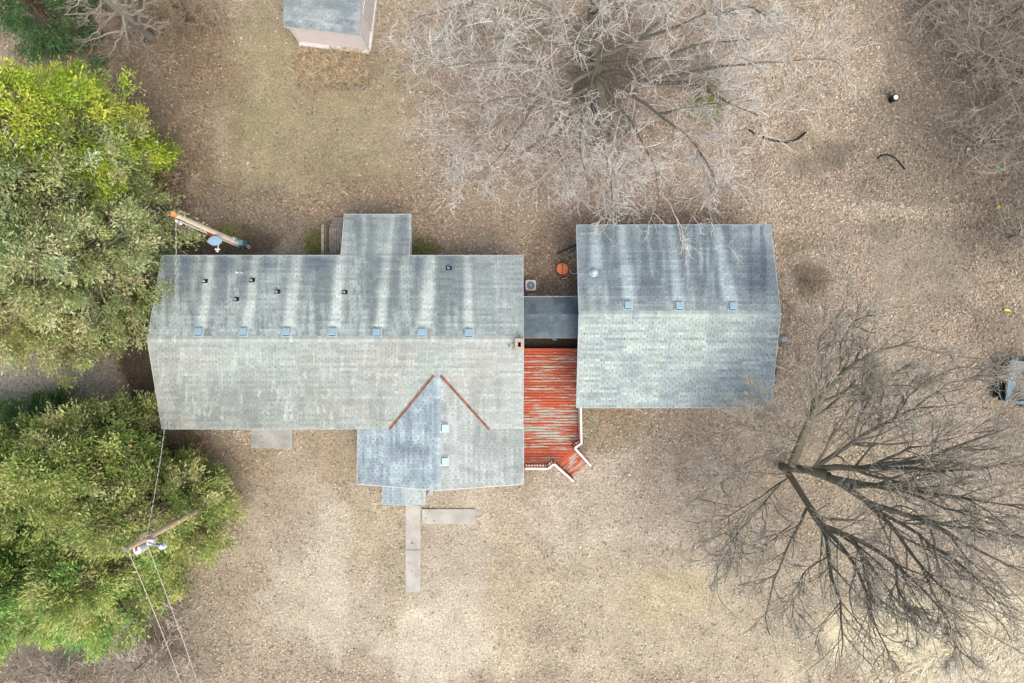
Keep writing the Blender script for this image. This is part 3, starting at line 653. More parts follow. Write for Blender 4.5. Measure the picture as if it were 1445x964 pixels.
for px, py in ((289.5, 397), (356, 395.5), (391.5, 412), (333.5, 422.5), (486.5, 412.5), (633.5, 378.5)): pipe_vent(house, 'back', px, py)
pipe_vent(house, 'back', 342, 385, flash=False, r=.045, hgt_=.3)
c = on_plane('back', 335, 385); MB().beam(c + np.array([-.06, .02, .05]), c + np.array([.09, 0, .05]), .07, .05).build('roof_bracket', M['white'], house)
pipe_vent(house, 'front', 719, 488.5, flash=False, r=.05, hgt_=.15)
# chimney
ch = P(733, 486, 4.2); cz0, cz1 = 3.2, 4.25
cw, cl = .20, .26
ck = MB()
for i, (x0, x1, y0, y1) in enumerate(((-cw, cw, cl - .13, cl), (-cw, cw, -cl, -cl + .13), (-cw, -cw + .12, -cl + .13, cl - .13), (cw - .12, cw, -cl + .13, cl - .13))): pass
def brick_ring(mb, cx, cy, z0, hw, hl, rows, parent):
    rnd = random.Random(2); proto = None
    for r in range(rows):
        z = z0 + r * .075
        n1 = 2; n2_ = 3
        for side in range(4):
            L_ = (2 * hw if side < 2 else 2 * hl - .2); k = n1 if side < 2 else n2_
            off = (.5 if r % 2 else 0)
            for i in range(k):
                a0 = -L_ / 2 + L_ * i / k + .005; a1 = a0 + L_ / k - .01; j = rnd.uniform(-.004, .004)
                b3 = MB()
                if side == 0: b3.box(cx + a0, cx + a1, cy + hl - .1 + j, cy + hl + j, z, z + .065)
                elif side == 1: b3.box(cx + a0, cx + a1, cy - hl + j, cy - hl + .1 + j, z, z + .065)
                elif side == 2: b3.box(cx - hw + j, cx - hw + .1 + j, cy + a0, cy + a1, z, z + .065)
                else: b3.box(cx + hw - .1 + j, cx + hw + j, cy + a0, cy + a1, z, z + .065)
                b3.build('brick', M['brick'], parent)
chim = MB().box(ch[0] - cw + .015, ch[0] + cw - .015, ch[1] - cl + .015, ch[1] + cl - .015, 0.05, 3.92).build('chimney', M['concrete_grey'], house)
brick_ring(None, ch[0], ch[1], 3.6, cw, cl, 8, chim)
cap = MB()
for (x0, x1, y0, y1) in ((-cw - .01, cw + .01, cl - .16, cl + .01), (-cw - .01, cw + .01, -cl - .01, -cl + .15), (-cw - .01, -.065, -cl + .151, cl - .161), (.065, cw + .01, -cl + .151, cl - .161)):
    cap.box(ch[0] + x0, ch[0] + x1, ch[1] + y0, ch[1] + y1, 4.2, 4.26)
cap.build('chimney_cap', M['brick'], chim, bevel=.01)
MB().box(ch[0] - .1, ch[0] + .1, ch[1] - .14, ch[1] + .14, 3.93, 3.96).build('flue', M['soot'], chim)

# ------------------------------------------------------------------ garage
gE, gR = 2.65, 3.85
gxl, gxr = P(814, 0, gE)[0], P(1087, 0, gE)[0]; gyb, gyf, gyr = P(0, 318, gE)[1], P(0, 575, gE)[1], P(0, 443, gR)[1]
gsB = (gR - gE) / (gyb - gyr); gsF = (gR - gE) / (gyr - gyf)
gar = empty('garage', ((gxl + gxr) / 2, (gyb + gyf) / 2, 0)); tag(gar, 'detached garage with grey shingle gable roof, right of the red deck', 'garage')
r_ = MB(); slab(r_, [(gxl, gyr, gR), (gxr, gyr, gR), (gxr, gyb, gE), (gxl, gyb, gE)]); slab(r_, [(gxl, gyf, gE), (gxr, gyf, gE), (gxr, gyr, gR - .001), (gxl, gyr, gR - .001)])
gro = r_.build('roof', M['wall_in'], gar); mb = MB(); W_ = gxr - gxl; lb = math.hypot(gyb - gyr, gR - gE); lf = math.hypot(gyr - gyf, gR - gE)
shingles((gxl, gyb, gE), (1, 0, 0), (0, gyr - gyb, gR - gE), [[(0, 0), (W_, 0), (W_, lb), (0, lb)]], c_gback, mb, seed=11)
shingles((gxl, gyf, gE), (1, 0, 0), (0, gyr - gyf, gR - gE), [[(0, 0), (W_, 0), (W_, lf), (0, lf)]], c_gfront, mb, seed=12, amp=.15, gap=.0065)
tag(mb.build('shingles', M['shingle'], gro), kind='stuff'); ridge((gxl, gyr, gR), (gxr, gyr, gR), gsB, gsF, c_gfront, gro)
for a, b_ in (((gxl - o_, gyf, gE), (gxl - o_, gyr, gR)), ((gxl - o_, gyr, gR), (gxl - o_, gyb, gE)), ((gxr + o_, gyf, gE), (gxr + o_, gyr, gR)), ((gxr + o_, gyr, gR), (gxr + o_, gyb, gE)), ((gxl, gyb + o_, gE), (gxr, gyb + o_, gE)), ((gxl, gyf - o_, gE), (gxr, gyf - o_, gE))): trim([a, b_], gar)
a0, a1, b0, b1 = gxl + .3, gxr - .35, gyf + .4, gyb - .4
wall('wall', (a0, b0), (a1, b0), 0, gE - .02, gar); wall('wall', (a1, b1), (a0, b1), 0, gE - .02, gar); wall('wall', (a0, b1), (a0, b0), 0, gE - .02, gar, peak=(.5, gR - .2)); wall('wall', (a1, b0), (a1, b1), 0, gE - .02, gar, peak=(.5, gR - .2))
for cx in (a0 + 2.4, a1 - 2.4):
    d_ = MB()
    for k in range(4): d_.box(cx - 1.3, cx + 1.3, b0 - .05, b0 - .012, .04 + k * .53, .55 + k * .53)
    d_.build('garage_door', M['white'], gar)
window(gar, (a1, gyr), (0, 1), .9, .9)
for px, py in ((886, 431.5), (958, 432.5), (1033.5, 433)): box_vent(gar, 'gback', px, py)
c = on_plane('gback', 838, 385); v, n_, s = frame_of('gback')
tv = MB().cyl(c + n_ * .012, c + n_ * .03, .22, .20, 16).build('vent_flange', M['vent_side'], gar)
MB().cyl(c + n_ * .03, c + n_ * .16, .09, .09, 14).build('vent_stack', M['galv'], tv); MB().cyl(c + n_ * .16, c + n_ * .22, .15, .06, 14).build('vent_hood', M['galv'], tv)

# ------------------------------------------------------------------ breezeway roof
zB, zBe = 2.45, 2.22
bxl, bxr = P(738.5, 0, zB)[0] - .35, P(816, 0, zB)[0] + .3; byb, byf, byr = P(0, 419, zBe)[1], P(0, 476.5, zBe)[1], P(0, 443.5, zB)[1]
bz = empty('breezeway', ((bxl + bxr) / 2, byr, 0)); tag(bz, 'small dark slate grey covered walkway roof linking house and garage', 'breezeway')
r_ = MB(); slab(r_, [(bxl, byr, zB), (bxr, byr, zB), (bxr, byb, zBe), (bxl, byb, zBe)], .08); slab(r_, [(bxl, byf, zBe), (bxr, byf, zBe), (bxr, byr, zB - .001), (bxl, byr, zB - .001)], .08); bro = r_.build('roof', M['wall_in'], bz)
mb = MB(); l1 = math.hypot(byb - byr, zB - zBe); l2 = math.hypot(byr - byf, zB - zBe)
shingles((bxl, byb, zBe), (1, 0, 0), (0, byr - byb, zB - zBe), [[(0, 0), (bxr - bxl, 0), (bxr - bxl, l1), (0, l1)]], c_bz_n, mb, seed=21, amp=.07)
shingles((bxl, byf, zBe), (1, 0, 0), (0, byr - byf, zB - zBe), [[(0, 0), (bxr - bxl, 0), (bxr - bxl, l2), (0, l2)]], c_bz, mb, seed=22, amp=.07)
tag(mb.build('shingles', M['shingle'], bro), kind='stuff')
trim([(bxl + .36, byb + o_, zBe), (bxr - .3, byb + o_, zBe)], bz); trim([(bxl + .36, byf - o_, zBe), (bxr - .3, byf - o_, zBe)], bz, 'grey_wood')
for x_ in (bxl + .5, bxr - .5):
    for y_ in (byb - .15, byf + .15): MB().box(x_ - .05, x_ + .05, y_ - .05, y_ + .05, 0, zBe - .1).build('post', M['white'], bz)

# ------------------------------------------------------------------ deck with boards, railing and stairs
zD = .55; dxl = P(738, 0, zD)[0] - .35; dxr = P(818.5, 0, zD)[0]; dyb = P(0, 493, zD)[1]; dyf = P(0, 660, zD)[1]
deck = empty('deck', ((dxl + dxr) / 2, (dyb + dyf) / 2, 0)); tag(deck, 'red painted wooden deck with peeling boards, white railing and angled stairs', 'deck')
cA = P(783, 655, zD); cB = P(811, 631, zD)      # diagonal corner where the stairs leave
sd = np.array([cA[0] - cB[0], cA[1] - cB[1]]); sd /= np.linalg.norm(sd)          # along the step edge (towards lower left)
so_ = np.array([-sd[1], sd[0]]); so_ = so_ if so_[0] > 0 else -so_               # outward, lower right
nb = 43; pitch = (dyb - dyf) / nb; rnd = random.Random(8)
def xr_at(y_):
    t_ = (y_ - cB[1]) / (cA[1] - cB[1])
    return dxr if y_ > cB[1] + .25 else (dxr - (cB[1] + .25 - y_) * .9 if t_ < 0 else cB[0] + (cA[0] - cB[0]) * min(1, t_))
for i in range(nb):
    y1 = dyb - i * pitch - .004; y0 = y1 - pitch + .026; z1 = zD + rnd.uniform(-.004, .004)
    xa, xb = xr_at(y1) - .01, xr_at(y0) - .01
    xe = dxl + rnd.uniform(0, .004)
    MB().add([(xe, y0, z1 - .035), (xb, y0, z1 - .035), (xa, y1, z1 - .035), (xe, y1, z1 - .035), (xe, y0, z1), (xb, y0, z1), (xa, y1, z1), (xe, y1, z1)],
             [(3, 2, 1, 0), (4, 5, 6, 7), (0, 1, 5, 4), (1, 2, 6, 5), (2, 3, 7, 6), (3, 0, 4, 7)]).build('board', M['deck'], deck)
jo = MB()
for x_ in (dxl + .1, (dxl + dxr) / 2, dxr - .08): jo.box(x_ - .04, x_ + .04, cB[1] + .2, dyb - .05, .3, zD - .045)
for x_ in (dxl + .1, (dxl + dxr) / 2): jo.box(x_ - .04, x_ + .04, dyf + .05, cB[1] + .18, .3, zD - .045)
jo.build('joists', M['red'], deck)
for x_ in (dxl + .2, dxr - .1):
    for y_ in (dyb - .1, 0 - 2.2, cB[1] + .3): MB().box(x_ - .05, x_ + .05, y_ - .05, y_ + .05, -.05, .3).build('deck_post', M['red'], deck)
MB().box(dxl, dxr, dyb + .002, dyb + .04, .36, zD + .01).build('rim_board', M['redtrim'], deck)
# stairs
wS = np.linalg.norm(cA[:2] - cB[:2]) - .12; mid = (cA[:2] + cB[:2]) / 2
def SP(a, b_, z): q = mid + sd * a + so_ * b_; return np.array([q[0], q[1], z])
st = [(.0, .26, zD + .002), (.27, .55, .42), (.56, .84, .28), (.85, 1.13, .14)]
for i, (s0, s1, z) in enumerate(st):
    for j in range(2):
        w0 = s0 + (s1 - s0) * j / 2; w1 = s0 + (s1 - s0) * (j + 1) / 2 - .012
        tb = MB(); vs = [SP(a_ * wS / 2, w_, z + dz) for dz in (-.035, 0) for (a_, w_) in ((-1, w0), (1, w0), (1, w1), (-1, w1))]
        tb.add(vs, [(3, 2, 1, 0), (4, 5, 6, 7), (0, 1, 5, 4), (1, 2, 6, 5), (2, 3, 7, 6), (3, 0, 4, 7)]); tb.build('stair_tread', M['redtrim' if i == 0 else 'stair'], deck)
    rb = MB(); rb.beam(SP(-wS / 2, s1 - .02, z - .1), SP(wS / 2, s1 - .02, z - .1), .02, .12); rb.build('riser', M['redtrim'], deck)
for a_ in (-1, 1):
    MB().beam(SP(a_ * (wS / 2 + .03), 0, zD - .12), SP(a_ * (wS / 2 + .03), 1.16, .05), .04, .22).build('stringer', M['redtrim'], deck)
# railing: posts, top rail, bottom rail, balusters
zT = zD + .88
def rail_run(a, b_, za=zT, zb=zT, fa=zD, fb=zD, nbal=None, inner=(0, 0)):
    a = np.array([a[0], a[1]]); b_ = np.array([b_[0], b_[1]]); L_ = np.linalg.norm(b_ - a); A = np.array([*a, za]); B = np.array([*b_, zb]); i_ = np.array([*inner, 0.])
    rl = MB().beam(A, B, .105, .04).build('top_rail', M['white'], deck, bevel=.006)
    MB().beam(np.array([*a, fa + .1]) + i_ * .5, np.array([*b_, fb + .1]) + i_ * .5, .05, .06).build('bottom_rail', M['white'], deck)
    n_ = nbal or int(L_ / .125)
    for k in range(1, n_):
        t_ = k / n_; q = a + (b_ - a) * t_; zt = za + (zb - za) * t_; zf = fa + (fb - fa) * t_
        MB().box(q[0] + i_[0] - .02, q[0] + i_[0] + .02, q[1] + i_[1] - .02, q[1] + i_[1] + .02, zf + .02, zt - .03).build('baluster', M['red'], deck)
def newel(p_, z0=0.0, z1=zT): MB().box(p_[0] - .045, p_[0] + .045, p_[1] - .045, p_[1] + .045, z0, z1 - .022).build('rail_post', M['redtrim'], deck)
A1 = P(741, 661.5, zT)[:2]; A2 = P(773, 662, zT)[:2]; A3 = P(782, 655, zT)[:2]; A4 = P(809.5, 679.5, .95)[:2]
B1 = P(819.5, 566, zT)[:2]; B2 = P(820.5, 626, zT)[:2]; B3 = P(811, 632.5, zT)[:2]; B4 = P(834, 658, .95)[:2]
rail_run(A1, A2, inner=(0, .07)); rail_run(A2, A3, inner=(-.03, .05)); rail_run(A3, A4, zT, .98, zD, .02, inner=(.04, .04))
rail_run(B1, B2, inner=(-.07, 0)); rail_run(B2, B3, inner=(-.04, .05)); rail_run(B3, B4, zT, .98, zD, .02, inner=(-.04, -.04))
for q in (A1, A2, A3, B2, B3): newel(q)
newel(A4, 0, .98); newel(B4, 0, .98)

# ------------------------------------------------------------------ concrete
def slabc(name, x0, y0, x1, y1, h, mat, lab, cat, joints=(), struct=False, crack=False):
    a = P(x0, y1, h); b_ = P(x1, y0, h); e = empty(name, ((a[0] + b_[0]) / 2, (a[1] + b_[1]) / 2, 0)) if joints else None
    edges = [a[1]] + [P(0, j, h)[1] for j in joints] + [b_[1]]; edges.sort()
    for i in range(len(edges) - 1):
        o = MB().box(a[0], b_[0], edges[i] + (.012 if i else 0), edges[i + 1] - (.012 if i < len(edges) - 2 else 0), -.15, h + i * .006).build('paving_slab' if e else name, M[mat], e, bevel=.012)
    o = e or o; return tag(o, lab, cat)
slabc('walkway', 572, 713, 593.5, 836, .07, 'concrete', 'narrow pale concrete front walk of two long slabs running down from porch', 'walkway', joints=(776,))
slabc('concrete_pad', 595, 718.5, 671, 739.5, .08, 'concrete', 'pale concrete pad lying beside the front walk', 'pad')
slabc('stoop', 353.5, 595, 412.5, 633, .16, 'concrete_grey', 'wide grey concrete stoop under the front eave', 'stoop')
slabc('concrete_block', 600, 690, 611.5, 699.5, .12, 'concrete', 'small pale concrete splash block by front gable corner', 'block')
a = P(738, 493, .02); b_ = P(816, 470, .02)
MB().box(a[0] - .2, b_[0] + .2, a[1], b_[1] + .3, .07, .09).build('gravel_bed', M['dirt']); tag(bpy.data.objects['gravel_bed'], kind='structure')
c = P(783, 479, .2); MB().box(c[0] - .12, c[0] + .1, c[1] - .05, c[1] + .05, .09, .16).build('faucet_block', M['blue'], bevel=.01); tag(bpy.data.objects['faucet_block'], 'small pale blue block in dark gap behind the deck', 'block')

# ------------------------------------------------------------------ rear wooden steps
rs = empty('rear_steps', P(472, 335)); tag(rs, 'weathered grey wooden landing and steps beside the rear bump-out', 'steps')
x0, x1 = P(461, 0, .7)[0], P(484, 0, .7)[0] + .3; y0, y1 = P(0, 362, .7)[1] - .3, P(0, 321, .7)[1]
nb_ = 8
for i in range(nb_):
    xa = x0 + .12 + (x1 - x0 - .12) * i / nb_; MB().box(xa + .008, xa + (x1 - x0 - .12) / nb_ - .008, y0, y1, .64, .68 + (i % 3) * .003).build('board', M['grey_wood'], rs)
for i in range(3):
    ya = y1 + .03 + i * .2; z = .52 - i * .17
    MB().box(x0 + .15, x1, ya, ya + .17, z - .04, z).build('tread', M['grey_wood'], rs)
for q in (y0 + .3, y1 - .04): MB().box(x0, x0 + .08, q - .04, q + .04, 0, 1.5).build('post', M['grey_wood'], rs)
MB().beam((x0 + .02, y0 + .1, 1.5), (x0 + .02, y1, 1.5), .13, .04).build('rail', M['grey_wood'], rs); MB().beam((x0 + .04, y0 + .1, 1.0), (x0 + .04, y1, 1.0), .04, .09).build('rail', M['grey_wood'], rs)

# ------------------------------------------------------------------ shed at the top
shA = P(424, 59.5, .12); shB = P(519.5, 71, .12); d = shB[:2] - shA[:2]; wSh = np.linalg.norm(d); yaw = math.atan2(d[1], d[0])
shed = empty('shed', (shA[0], shA[1], 0), yaw); tag(shed, 'small white and mauve shed with grey shingle roof at the top edge', 'shed')
D_ = 3.4; hS = 2.15
import mathutils
Ms = np.array(world_of(shed))
def SW(x, y, z): return Ms[:3, :3] @ np.array([x, y, z]) + Ms[:3, 3]
wall('wall', SW(0, 0, 0)[:2], SW(wSh, 0, 0)[:2], .12, hS, shed, 'pink_wall'); wall('wall', SW(wSh, 0, 0)[:2], SW(wSh, D_, 0)[:2], .12, hS, shed, 'pink_wall', peak=(.5, hS + .6))
wall('wall', SW(wSh, D_, 0)[:2], SW(0, D_, 0)[:2], .12, hS, shed, 'pink_wall'); wall('wall', SW(0, D_, 0)[:2], SW(0, 0, 0)[:2], .12, hS, shed, 'pink_wall', peak=(.5, hS + .6))
for x_, y_ in ((0, 0), (wSh, 0), (wSh, D_), (0, D_)):
    l_ = MB(); q = SW(x_, y_, 0); l_.beam(SW(x_, y_, .0), SW(x_, y_, hS), .11, .11); l_.build('corner_board', M['white'], shed)
l_ = MB(); l_.beam(SW(-.05, -.09, .09), SW(wSh + .05, -.09, .09), .2, .16).build('base_board', M['white'], shed)
l_ = MB(); l_.beam(SW(wSh + .08, 0, .09), SW(wSh + .08, D_, .09), .12, .16).build('base_board', M['white'], shed)
dr = MB()
for k in range(8): dr.beam(SW(wSh + .05, 1.02 + k * .22, .2), SW(wSh + .05, 1.02 + k * .22, 2.1), .2, .05)
dr.build('door', M['white'], shed)
ov = .14; ovs = .06; ovl = .18; sl_ = .33
rr = MB(); e0 = SW(-ovl, -ov, hS - .02); e1 = SW(wSh + .02, -ov, hS - .02); m0 = SW(-ovl, D_ / 2, hS - .02 + sl_ * (D_ / 2 + ov)); m1 = SW(wSh + .02, D_ / 2, hS - .02 + sl_ * (D_ / 2 + ov)); f0 = SW(-ovl, D_ + ov, hS - .02); f1 = SW(wSh + .02, D_ + ov, hS - .02)
slab(rr, [e0, e1, m1, m0], .05); slab(rr, [m0 - [0, 0, .001], m1 - [0, 0, .001], f1, f0], .05); rro = rr.build('roof', M['white'], shed)
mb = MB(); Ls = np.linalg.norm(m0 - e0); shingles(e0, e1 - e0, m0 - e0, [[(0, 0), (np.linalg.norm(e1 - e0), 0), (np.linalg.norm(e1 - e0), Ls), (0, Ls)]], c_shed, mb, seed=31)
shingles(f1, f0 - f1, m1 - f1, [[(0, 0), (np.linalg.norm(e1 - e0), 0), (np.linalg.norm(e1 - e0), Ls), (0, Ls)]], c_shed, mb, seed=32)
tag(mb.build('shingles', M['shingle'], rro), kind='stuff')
# bed edging
bed = empty('garden_bed', P(468, 115)); tag(bed, 'low bed edged with weathered timbers below the shed', 'garden bed')
for a, b_ in (((432, 115.5), (462, 120)), ((463, 119), (512, 126)), ((516.5, 108), (513, 127)), ((419, 82), (444, 84)), ((492, 92), (520, 94))): MB().beam(P(*a, .05), P(*b_, .05), .10, .12).build('edging_timber', M['grey_wood'], bed)

# ------------------------------------------------------------------ utility poles, wires, dish
p1b, p1t = P(350, 349, 0), P(246, 302.5, 8.8)
up = empty('utility_pole', p1b); tag(up, 'sun bleached utility pole with orange top and blue meter box behind house', 'utility pole')
MB().cyl(p1b, p1t, .135, .095, 12).build('pole_shaft', M['pole_wood'], up, smooth=False)
ax_ = (p1t - p1b) / np.linalg.norm(p1t - p1b); MB().cyl(p1t, p1t + ax_ * .1, .118, .1, 12).build('pole_cap', M['orange'], up)
e = np.array([-.04, -.16, 0]); q = lambda t_: p1b + (p1t - p1b) * t_
MB().path([q(.15) + e, q(.55) + e], .035).build('conduit', M['white'], up); MB().path([q(.55) + e, q(.62) + e], .05).build('conduit_sleeve', M['red'], up); MB().path([q(.62) + e, q(.93) + e], .035).build('conduit', M['white'], up)
MB().cyl(q(.95) + e * 1.3, q(.95) + e * 1.3 + np.array([.04, 0, .2]), .07, .05, 8).build('insulator', M['white'], up); MB().cyl(q(.9) + e, q(.9) + e * 1.5 + np.array([0, 0, .15]), .05, .05, 8).build('insulator', M['white'], up)
MB().path([q(.985), q(.97) + np.array([.12, .14, .08]), q(.94) + np.array([.25, .13, .1]), q(.92) + np.array([.12, -.0, .05])], .014).build('wire_loop', M['wire'], up)
mbx = P(337, 342.5, 1.7); MB().box(mbx[0] - .16, mbx[0] + .2, mbx[1] - .14, mbx[1] + .14, 1.15, 1.75).build('meter_box', M['blue'], up, bevel=.03)
mbx = P(328, 337, 2.5); MB().box(mbx[0] - .13, mbx[0] + .1, mbx[1] - .1, mbx[1] + .1, 2.1, 2.5).build('meter_socket', M['galv'], up, bevel=.03)
MB().beam(P(350, 352, .0), P(342, 347, 1.4), .06, .06).build('box_brace', M['black'], up)
# dish
dc = P(303.5, 340, 4.6); dish = empty('satellite_dish', dc - np.array([0, 0, .3])); tag(dish, 'grey oval satellite dish fixed to the bleached utility pole', 'satellite dish')
nd_ = np.array([.28, -.78, .56]); nd_ /= np.linalg.norm(nd_); ua = np.cross(nd_, (0, 0, 1)); ua /= np.linalg.norm(ua); va = np.cross(ua, nd_)
db = MB(); rings = [0, .15, .25, .33]; vs = [dc - nd_ * .05]; fs = []
for ri, r__ in enumerate(rings[1:]):
    for k in range(20): w_ = 2 * math.pi * k / 20; vs.append(dc + ua * r__ * .92 * math.cos(w_) + va * r__ * .85 * math.sin(w_) + nd_ * (.05 * (r__ / .33) ** 2 - .05))
fs += [(0, 1 + k, 1 + (k + 1) % 20) for k in range(20)]
for ri in range(2): fs += [(1 + ri * 20 + k, 21 + ri * 20 + k, 21 + ri * 20 + (k + 1) % 20, 1 + ri * 20 + (k + 1) % 20) for k in range(20)]
db.add(vs, fs); do = db.build('reflector', M['dish'], dish, smooth=True); mo = do.modifiers.new('solid', 'SOLIDIFY'); mo.thickness = .02
lnb = P(307, 352, 4.3); MB().path([dc - va * .28, lnb], .02).build('feed_arm', M['white'], dish); MB().beam(lnb + np.array([-.11, .0, 0]), lnb + np.array([.11, .0, 0]), .06, .07).build('feed_head', M['white'], dish); MB().cyl(lnb + np.array([0, -.03, 0]), lnb + np.array([0, -.1, .03]), .045, .06, 8).build('feed_horn', M['white'], dish)
MB().path([dc - nd_ * .06, dc - nd_ * .25 + np.array([.1, .1, 0]), P(311, 333, 4.3)], .03).build('mount_arm', M['white'], dish)
# pole 2
p2t = P(178, 775, 9.2); p2b = P(314, 702, 0); p2 = empty('utility_pole', p2b); tag(p2, 'tan utility pole with transformer rising out of the lower evergreens', 'utility pole')
MB().cyl(p2b, p2t, .15, .10, 12).build('pole_shaft', M['pole_tan'], p2)
q2 = lambda t_: p2b + (p2t - p2b) * t_
MB().cyl(p2t - [0, 0, .02], p2t + [-.02, 0, .05], .125, .10, 12).build('pole_cap', M['grey_wood'], p2)
tc = q2(.86) + np.array([-.12, -.35, 0]); MB().cyl(tc - [0, 0, .35], tc + [0, 0, .25], .16, .16, 12).build('transformer', M['blue_white'], p2); MB().cyl(tc + [0, 0, .26], tc + [0, 0, .42], .04, .03, 8).build('bushing', M['white'], p2)
tc2 = q2(.83) + np.array([.25, -.1, .1]); MB().box(tc2[0] - .14, tc2[0] + .14, tc2[1] - .12, tc2[1] + .12, tc2[2] - .1, tc2[2] + .18).build('switch_box', M['white'], p2, bevel=.03)
MB().cyl(q2(.9) + [-.0, .0, .1], q2(.9) + [.02, -.22, .25], .05, .04, 8).build('insulator', M['red'], p2)
for dx_, dy_ in ((-.3, -.3), (.2, .25), (.4, .2)):
    MB().path([q2(.9), q2(.88) + np.array([dx_ * .5, dy_ * 1.2, .2]), q2(.84) + np.array([dx_, dy_, 0]), q2(.8)], .014).build('wire_loop', M['wire'], p2)
la = empty('street_lamp', P(209, 766, 8.2)); tag(la, 'pale blue yard lamp on an arm bolted to the tan utility pole', 'street lamp')
e0_ = P(209, 765.5, 8.2); e1_ = P(229, 771.5, 8.3); MB().path([e0_, (e0_ + e1_) / 2 + [0, 0, .05], e1_], .035).build('lamp_arm', M['dish'], la); MB().cyl(e1_ - [0, 0, .12], e1_ + [0, 0, .12], .13, .08, 12).build('lamp_head', M['blue_white'], la); MB().cyl(e1_ - [0, 0, .2], e1_ - [0, 0, .121], .1, .12, 12).build('lamp_lens', M['dish'], la)
def cable(name, a, b_, sag, r, mat, lab, n_=24, twist=False):
    pts = []
    for i in range(n_ + 1):
        t_ = i / n_; q__ = np.array(a) * (1 - t_) + np.array(b_) * t_; q__[2] -= 4 * sag * t_ * (1 - t_); pts.append(q__)
    if not twist: o = MB().path(pts, r, 5).build(name, M[mat]); return tag(o, lab, 'cable')
    e = empty(name, a); tag(e, lab, 'cable')
    for ph, mt in ((0, 'wire'), (math.pi, 'wire_dark')):
        pp = []; N__ = 420
        for i in range(N__ + 1):
            t_ = i / N__; q__ = np.array(a) * (1 - t_) + np.array(b_) * t_; q__[2] -= 4 * sag * t_ * (1 - t_); w_ = t_ * 38 * 2 * math.pi + ph; q__ = q__ + np.array([math.cos(w_) * .012, 0, math.sin(w_) * .012]); pp.append(q__)
        MB().path(pp, .009, 4).build('wire_strand', M[mt], e)
cable('service_cable', P(248, 306, 8.5), P(205, 766, 8.6), 0.75, .02, 'wire', 'twisted service cable crossing over the left end of house roof', twist=True)
cable('power_line', P(181, 778, 9.0), P(330, 1225, 8.8), .5, .014, 'wire', 'left of two pale power lines leaving the tan pole downward')
cable('power_line', P(209, 772, 8.3), P(362, 1235, 8.8), .3, .014, 'wire', 'right of two pale power lines leaving the tan pole downward')
stk = MB().cyl(P(268, 652, 2.4), P(291, 617, .1), .028, .028, 6).build('marker_stake', M['orange']); tag(stk, 'thin orange marker rod leaning by the left front house corner', 'stake')

# ------------------------------------------------------------------ AC unit, drum, small things
c = P(749, 402.5, .75); ac = empty('air_conditioner', (c[0], c[1], 0)); tag(ac, 'square grey outdoor air conditioner unit beside the house wall', 'air conditioner')
hw = .265
MB().box(c[0] - hw, c[0] + hw, c[1] - hw, c[1] + hw, .04, .66).build('case', M['blue'], ac, bevel=.05)
tp = MB(); N_ = 28
sq = lambda w_: (max(-1, min(1, 1.35 * math.cos(w_))), max(-1, min(1, 1.35 * math.sin(w_))))
vs = [];
for k in range(N_):
    w_ = 2 * math.pi * k / N_; x_, y_ = sq(w_); l_ = 1 / max(1, math.hypot(x_, y_) / 1.25); vs += [(c[0] + hw * x_ * l_, c[1] + hw * y_ * l_, .69), (c[0] + .205 * math.cos(w_), c[1] + .205 * math.sin(w_), .70), (c[0] + .2 * math.cos(w_), c[1] + .2 * math.sin(w_), .63), (c[0] + hw * x_ * l_, c[1] + hw * y_ * l_, .60)]
fs = []
for k in range(N_):
    a_, b2 = k * 4, ((k + 1) % N_) * 4; fs += [(a_, b2, b2 + 1, a_ + 1), (a_ + 1, b2 + 1, b2 + 2, a_ + 2), (a_ + 3, b2 + 3, b2, a_)]
tp.add(vs, fs); tp.build('top_panel', M['white'], ac)
MB().cyl((c[0], c[1], .62), (c[0], c[1], .665), .2, .2, 24).build('fan_well', plain('fan_shade', alb(120, 138, 148), .6, .2), ac)
for r__ in (.19, .15, .11, .075):
    MB().path([(c[0] + r__ * math.cos(w_), c[1] + r__ * math.sin(w_), .685) for w_ in np.linspace(0, 2 * math.pi, 22)], .006, 4).build('grille_ring', M['fascia'], ac)
MB().cyl((c[0], c[1], .667), (c[0], c[1], .70), .05, .04, 12).build('fan_hub', M['galv'], ac)

c = P(793.5, 379.5, .75); dm = empty('fire_barrel', (c[0], c[1], 0)); tag(dm, 'squat rusty barrel with round orange lid between house and garage', 'barrel')
MB().cyl((c[0], c[1], 0), (c[0], c[1], .66), .26, .27, 24).build('barrel', plain('burnt_metal', alb(84, 66, 52), .8, .3, .3), dm)
for s_ in (-1, 1):
    lid = MB(); vs = []; n_ = 14
    for k in range(n_ + 1):
        w_ = math.pi * k / n_ - math.pi / 2; vs.append((c[0] + s_ * (.015 + .275 * math.cos(w_)), c[1] + .285 * math.sin(w_), .70 + .02 * (1 - math.cos(w_))))
    top_ = [(x_, y_, z_ + .018) for x_, y_, z_ in vs]; m_ = n_ + 1
    lid.add(vs + top_, [tuple(range(m_)), tuple(range(2 * m_ - 1, m_ - 1, -1))] + [(i, (i + 1) % m_, m_ + (i + 1) % m_, m_ + i) for i in range(m_)]); lid.build('lid_half', M['rust_or'], dm)
MB().beam((c[0] - .01, c[1] - .2, .735), (c[0] + .02, c[1] + .2, .735), .02, .02).build('lid_seam', M['rust'], dm)
o = MB().cyl(P(790.5, 392.5, .1), P(799.5, 391, .1), .04, .04, 8).build('paint_tube', M['red'], smooth=False); tag(o, 'small red cylinder lying on leaves below the orange barrel', 'tube')
o = MB().cyl(P(793, 393.3, .16), P(800, 392, .16), .018, .018, 6).build('white_stick', M['blue_white']); tag(o, 'short white stick resting against the small red cylinder', 'stick')
o = MB().path([P(804.5, 380, .15), P(805, 384, .1), P(808, 386, .08), P(812, 386.3, .1), P(818, 383, .2)], .022).build('garden_hose', M['pvc']); tag(o, 'curl of pale hose by the left garage wall', 'hose')
